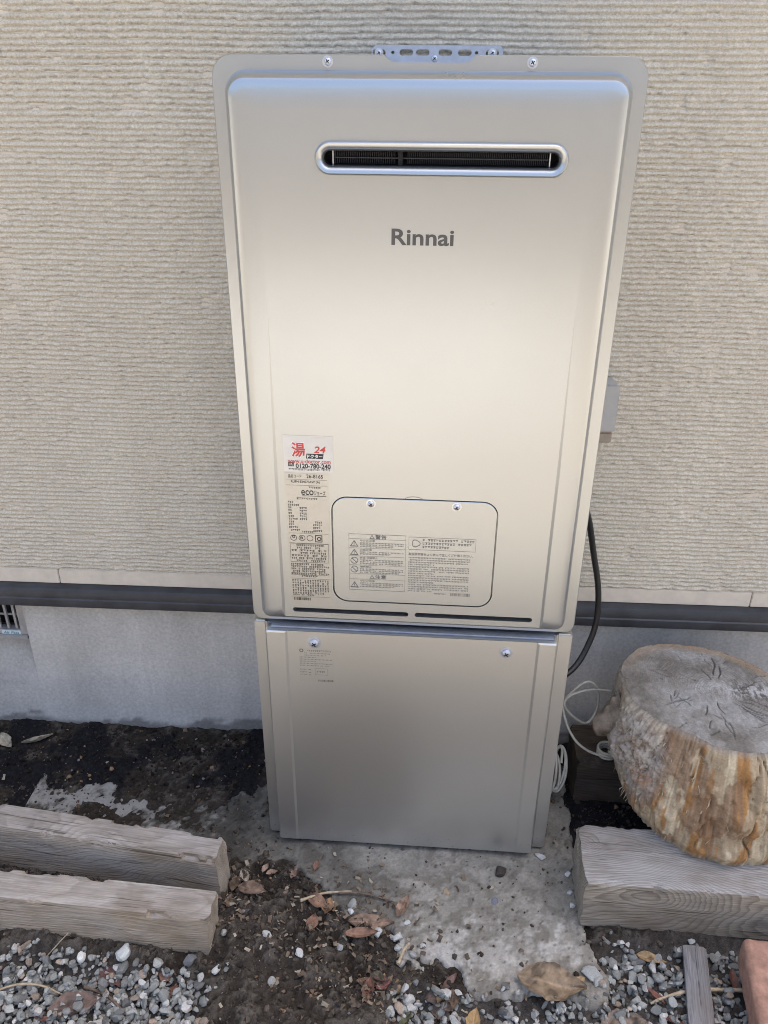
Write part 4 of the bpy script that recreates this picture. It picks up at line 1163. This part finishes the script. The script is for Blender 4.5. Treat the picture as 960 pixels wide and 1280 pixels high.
# crumbled leaf and bark litter, too fine to pick apart
VV = []; FF = []; CC = []; off = 0
lr = np.random.default_rng(515)
LF = np.array([[0, 1, 4, 3], [1, 2, 5, 4], [3, 4, 7, 6], [4, 5, 8, 7]])
for k in range(900):
    u = lr.random()
    if u < .45: x, y = lr.normal(-.10, .09), lr.normal(-.42, .055)
    elif u < .62: x, y = lr.normal(-.27, .02), lr.normal(-.39, .04)
    elif u < .85: x, y = lr.normal(.0, .07), lr.normal(-.535, .02)
    else: x, y = lr.uniform(-.85, .60), lr.uniform(-.62, -.03)
    if y > -.03 or (-.25 < x < .25 and y > -.29): continue
    L = lr.uniform(.002, .011); W_ = L*lr.uniform(.15, .7)
    gx, gy = np.meshgrid([-.5, 0, .5], [-.5, 0, .5], indexing='ij')
    V = np.stack([gx.ravel()*L, gy.ravel()*W_, lr.normal(0, .12*L, 9)], -1)
    a, t1 = lr.uniform(0, 6.28), lr.normal(0, .5)
    V = V@np.array([[math.cos(t1), 0, -math.sin(t1)], [0, 1, 0], [math.sin(t1), 0, math.cos(t1)]])@np.array([[math.cos(a), math.sin(a), 0], [-math.sin(a), math.cos(a), 0], [0, 0, 1]])
    V[:, 2] += gz(x, y)-V[:, 2].min()+.0004; V[:, 0] += x; V[:, 1] += y
    b = lr.uniform(.35, 1.5); col_ = np.array([.13, .095, .065])*b if lr.random() < .85 else np.array([.34, .29, .22])*lr.uniform(.6, 1.1)
    VV.append(V); FF.append(LF+off); CC.append(np.tile(col_, (9, 1))); off += 9
me = fast_mesh('leaf_litter', np.concatenate(VV), np.concatenate(FF), np.concatenate(CC))
tag(link('leaf_litter', me, M['leaf'], None, 60), 'crumbled brown leaf and bark litter over the soil and apron', 'litter', kind='stuff')

# loose stones that can be picked out
def stone(x, y, size, col, label, group=None, name='stone', flat=.62, seed=0, sink=.30):
    rg = np.random.default_rng(900+seed)
    V = stone_verts(rg, size, IV2, 9, flat); a = rg.uniform(0, 6.28)
    V = V@np.array([[math.cos(a), math.sin(a), 0], [-math.sin(a), math.cos(a), 0], [0, 0, 1]])
    V = V-np.array([0, 0, V[:, 2].min()])
    me = fast_mesh(name, V, IF2, np.tile(np.array(col), (len(V), 1)))
    o = link(name, me, M['stone'], None, 26); o.location = (x, y, gz(x, y)-sink*size*.5)
    return tag(o, label, 'stone', group)
LIGHT, MIDG, DARK, BRN = (.40, .40, .38), (.28, .28, .265), (.13, .135, .14), (.22, .15, .10)
G1 = 'loose stones on the soil'
lab1 = 'pale crushed stone lying loose on the dark soil'
for k, (x, y, s_) in enumerate([(-.208,-.461,.0085), (-.189,-.525,.008), (-.155,-.484,.0095), (-.095,-.466,.0085), (-.276,-.512,.007)]): stone(x, y, s_, (LIGHT, MIDG)[k % 2], lab1, G1, seed=k)
lab2 = 'small stone among the dead leaves before the pipe cover'
for k, (x, y, s_, c_) in enumerate([(-.084,-.402,.006,(.50,.50,.48)), (-.083,-.387,.0085,MIDG), (-.037,-.438,.009,LIGHT), (-.014,-.438,.006,MIDG), (-.005,-.443,.0085,LIGHT), (-.006,-.459,.0075,LIGHT), (.018,-.470,.008,MIDG), (.007,-.415,.0055,LIGHT), (.033,-.455,.0055,LIGHT), (.008,-.517,.009,LIGHT), (.000,-.487,.007,MIDG)]):
    stone(x, y, s_, c_, {0: 'tiny white stone chip touching a grey stone in the leaf litter', 1: 'grey stone with a tiny white chip touching it in the litter'}.get(k, lab2), 'stones among the leaves', seed=20+k)
lab3 = 'white stone at the foot of the thick grained timber end'
for k, (x, y, s_) in enumerate([(.274,-.309,.0065), (.2725,-.345,.006), (.272,-.369,.006)]): stone(x, y, s_, (.46, .46, .44), lab3, 'white stones by the timber end', seed=40+k)
stone(.284, -.487, .0155, (.30, .31, .30), 'largest flat grey stone on the broken apron edge', seed=50, flat=.4)
stone(.232, -.276, .0085, (.40, .40, .385), 'grey stone wedged under the pipe cover corner', seed=51)
stone(.147, -.368, .0075, (.15, .155, .18), 'dark bluish stone set in the apron', seed=52, flat=.35)
stone(.071, -.356, .0068, (.30, .23, .15), 'tan pebble on the middle of the apron', seed=53, flat=.5)
stone(.066, -.528, .0105, LIGHT, 'large pale stone where the apron edge meets the gravel', seed=54)
stone(-.423, -.494, .0135, (.46, .48, .46), 'biggest pale stone leaning on the outer timber', seed=55, flat=.8)
stone(-.484, -.501, .0095, (.60, .61, .58), 'whitish stone beside the outer timber', seed=56, flat=.8)
stone(-.316, -.503, .0115, DARK, 'dark slate stone at the outer timber corner', seed=57, flat=.7)
stone(-.274, -.458, .0075, MIDG, 'grey stone against the sawn end of the outer timber', seed=58)
o = stone(.161, -.310, .0135, (.045, .036, .030), 'clod of dark dirt on the apron before the pipe cover', name='dirt_clod', seed=59, flat=.55)
o['category'] = 'dirt clod'

# leaves
def leaf(x, y, L, Wd, ang, col, label, seed=0, curl=.25, lift=.002, group=None, tip=1.4, round_=False, pitch=0, rollv=0, name='leaf'):
    rg = np.random.default_rng(seed+300)
    nu, nv = 34, 17
    col = (col[0]*.97, col[1]*.97, col[2]*.95)
    U, V = np.meshgrid(np.linspace(0, 1, nu), np.linspace(-1, 1, nv), indexing='ij')
    prof = (np.sin(np.pi*np.clip(U, 0, 1)**.85)**(.62 if round_ else .95))+.012
    rag = 1+.34*(fbm(U*9+seed, np.sign(V)*3+seed, seed=seed, oct=3)-.5)
    px_ = (U-.5)*L; py_ = V*Wd*.5*prof*rag
    wav = (fbm(U*3.1+seed, V*1.7+seed*1.3, seed=seed+1, oct=3)-.5)
    pz_ = curl*Wd*(V*V)*prof*.55+wav*Wd*.28+curl*L*.35*(U-.5)**2*2
    pz_ = pz_-.02*Wd*np.exp(-(V/.06)**2)+.010*Wd*np.cos((U*9-np.abs(V)*1.6)*2*np.pi)*np.abs(V)
    n_ = fbm(px_*120+seed, py_*120, seed=seed+3, oct=4)
    c_ = np.zeros(U.shape+(3,))+np.array(col)
    c_ = c_*(.50+.95*n_[..., None])*(1-.55*sstep(.60, .72, fbm(px_*60+seed*3, py_*60, seed=seed+8, oct=3))[..., None])
    vein = np.maximum(np.exp(-(V/.05)**2), .5*np.exp(-(((U*9-np.abs(V)*1.6) % 1-.5)/.10)**2))
    c_ = c_*(1-.0*vein[..., None])+vein[..., None]*np.array(col)*.35
    P_ = np.stack([px_, py_, pz_], -1).reshape(-1, 3)
    th_ = .0005
    F1 = grid_faces(nu, nv)
    n0 = len(P_)
    Vall = np.concatenate([P_, P_-np.array([0, 0, th_])]); F = np.concatenate([F1, F1[:, ::-1]+n0])
    me = fast_mesh(name, Vall, F, np.clip(np.concatenate([c_.reshape(-1, 3)]*2), .01, .9))
    o = link(name, me, M['leaf'], None, 180)
    rotq = Matrix.Rotation(R(ang), 4, 'Z') @ Matrix.Rotation(R(pitch), 4, 'Y') @ Matrix.Rotation(R(rollv), 4, 'X')
    zmin = min((rotq @ Vector(q)).z for q in Vall)
    o.matrix_world = Matrix.Translation((x, y, gz(x, y)-zmin+lift)) @ rotq
    return tag(o, label, 'leaf', group)
leaf(.222, -.507, .100, .060, -8, (.225, .165, .11), 'broad tan dead leaf lying across the apron edge', 1, .18, .006, tip=1)
leaf(.322, -.556, .070, .060, 25, (.19, .145, .115), 'round pinkish brown dead leaf on the gravel strip', 2, .12, .006, round_=True)
leaf(-.050, -.418, .074, .030, 2, (.215, .145, .105), 'pointed brown leaf lying flat in the middle of the litter', 3, .12, .003)
leaf(-.062, -.450, .055, .018, 8, (.20, .115, .08), 'rust-red folded leaf among the litter', 4, .5, .004)
leaf(.000, -.392, .040, .018, 62, (.25, .165, .115), 'upright curled tan leaf beside the litter heap', 5, .4, .004, pitch=-18)
leaf(-.121, -.396, .036, .020, 80, (.22, .135, .08), 'ochre leaf standing on edge in the litter', 6, .4, .003, pitch=14)
leaf(-.138, -.392, .040, .022, -30, (.20, .12, .08), 'dull brown leaf half under the ochre leaf', 7, .3, .001)
leaf(-.142, -.425, .034, .018, 80, (.20, .11, .075), 'small reddish leaf pressed into the soil', 8, .2, .001)
leaf(-.247, -.380, .048, .026, -8, (.17, .115, .085), 'reddish brown leaf by the sawn end of the inner timber', 9, .25, .003)
leaf(-.470, -.566, .078, .036, 18, (.135, .095, .08), 'large purplish brown leaf on the left-hand gravel field', 10, .2, .009)
leaf(-.435, -.520, .050, .022, -35, (.11, .06, .055), 'dark maroon leaf on the gravel near the outer timber', 11, .4, .008)
leaf(-.808, -.062, .055, .022, -42, (.33, .29, .22), 'pale curled leaf below the foundation vent', 12, .5, .003, rollv=20)
leaf(-.745, -.058, .060, .020, 28, (.30, .265, .20), 'pale twisted leaf against the foundation foot', 13, .6, .003, rollv=-24)
leaf(.385, -.441, .045, .018, -14, (.27, .185, .10), 'tan leaf poking from under the thick grained timber', 14, .3, .006)
leaf(.262, -.503, .024, .014, 35, (.36, .25, .13), 'small golden leaf beside the broad tan leaf', 15, .3, .008)
leaf(.107, -.553, .040, .020, 75, (.33, .22, .11), 'bright ochre crumpled leaf on the gravel strip', 16, .6, .006)
leaf(-.185, -.337, .022, .012, 70, (.26, .17, .13), 'small pinkish curled leaf by the pipe cover foot', 17, .6, .002)
leaf(-.150, -.318, .022, .010, 80, (.20, .11, .08), 'small red-brown leaf right under the pipe cover edge', 18, .5, .002)
labl = 'crumpled dark dead leaf in the litter at the gravel edge'
dk = np.random.default_rng(77)
for k in range(15):
    leaf(-.055+dk.uniform(0, .15), -.560+dk.uniform(0, .055), dk.uniform(.022, .042), dk.uniform(.011, .020), dk.uniform(0, 180), (dk.uniform(.09, .17), dk.uniform(.065, .10), .06), labl, 30+k, .5, .002, 'crumpled leaves at the gravel edge', rollv=dk.uniform(-30, 30))
labm = 'small dull leaf scrap lying on the gravel'
for k in range(9):
    if k < 5: x, y = -.55+dk.uniform(0, .25), -.60+dk.uniform(0, .08)
    else: x, y = .33+dk.uniform(0, .2), -.56+dk.uniform(0, .1)
    leaf(x, y, dk.uniform(.02, .04), dk.uniform(.008, .014), dk.uniform(0, 180), (dk.uniform(.10, .2), .085, .065), labm, 60+k, .5, .008, 'leaf scraps on the gravel', rollv=dk.uniform(-30, 30))
# curled bark by the timber ends
for k, (x, y, L, a, c_) in enumerate([(-.266,-.349,.030,120,(.40,.35,.30)), (-.234,-.332,.020,70,(.30,.22,.17)), (-.222,-.338,.020,20,(.28,.19,.14)), (-.276,-.366,.034,75,(.12,.085,.06)), (-.262,-.392,.026,100,(.10,.07,.055))]):
    leaf(x, y, L, L*.5, a, c_, ('pale curled scrap of bark at the inner timber end', 'reddish bark scrap on the soil beyond the inner timber end', 'reddish bark scrap on the soil beyond the inner timber end', 'dark strip of bark wedged against the sawn timber ends', 'dark strip of bark wedged against the sawn timber ends')[k], 90+k, .9, .002, 'bark scraps by the timber ends', name='bark_scrap')['category'] = 'bark'
# twigs
def twig(name, pts, rad, mat, label, cat='twig'):
    q = [(x, y, gz(x, y)+rad+h) for x, y, h in pts]
    tag(tube(name, q, rad, mat, None, 8, 6, lambda t: 1-.45*t+.12*math.sin(t*23)), label, cat)
M['twig_pale'] = simple('pale_twig', (.38, .30, .20), .8, 0, .3, 120, .4, 400)
M['twig_dark'] = simple('dark_twig', (.12, .085, .06), .85, 0, .3, 120, .4, 400)
twig('twig', [(.530, -.488, .012), (.472, -.488, .014), (.430, -.494, .010), (.395, -.502, .006), (.368, -.512, .003)], .0033, M['twig_pale'], 'straight pale twig lying over the lath towards the brick')
twig('twig', [(-.615, -.560, .006), (-.575, -.543, .010), (-.535, -.541, .010), (-.500, -.548, .008), (-.470, -.556, .006)], .0022, M['twig_pale'], 'bent yellowish twig on the left-hand gravel field')
twig('twig', [(-.470, -.535, .006), (-.430, -.548, .008), (-.395, -.572, .006)], .0030, M['twig_dark'], 'dark knobbly twig on the gravel near the maroon leaf')
twig('twig', [(-.105, -.372, .004), (-.065, -.371, .005), (-.015, -.381, .003)], .0020, M['twig_dark'], 'dark twig lying across the litter before the apron')
twig('twig', [(-.165, -.395, .003), (-.130, -.374, .006), (-.085, -.368, .004)], .0026, M['twig_pale'], 'pale bent twig in the litter by the ochre leaf')
twig('twig', [(-.004, -.492, .002), (.003, -.470, .008), (.012, -.458, .010)], .0028, M['twig_pale'], 'short split pale twig among the small stones')
twig('twig', [(-.548, -.500, .004), (-.520, -.488, .010), (-.508, -.482, .014)], .0011, M['twig_pale'], 'thin straw leaning on the outer timber')
SC.view_layers[0].update()
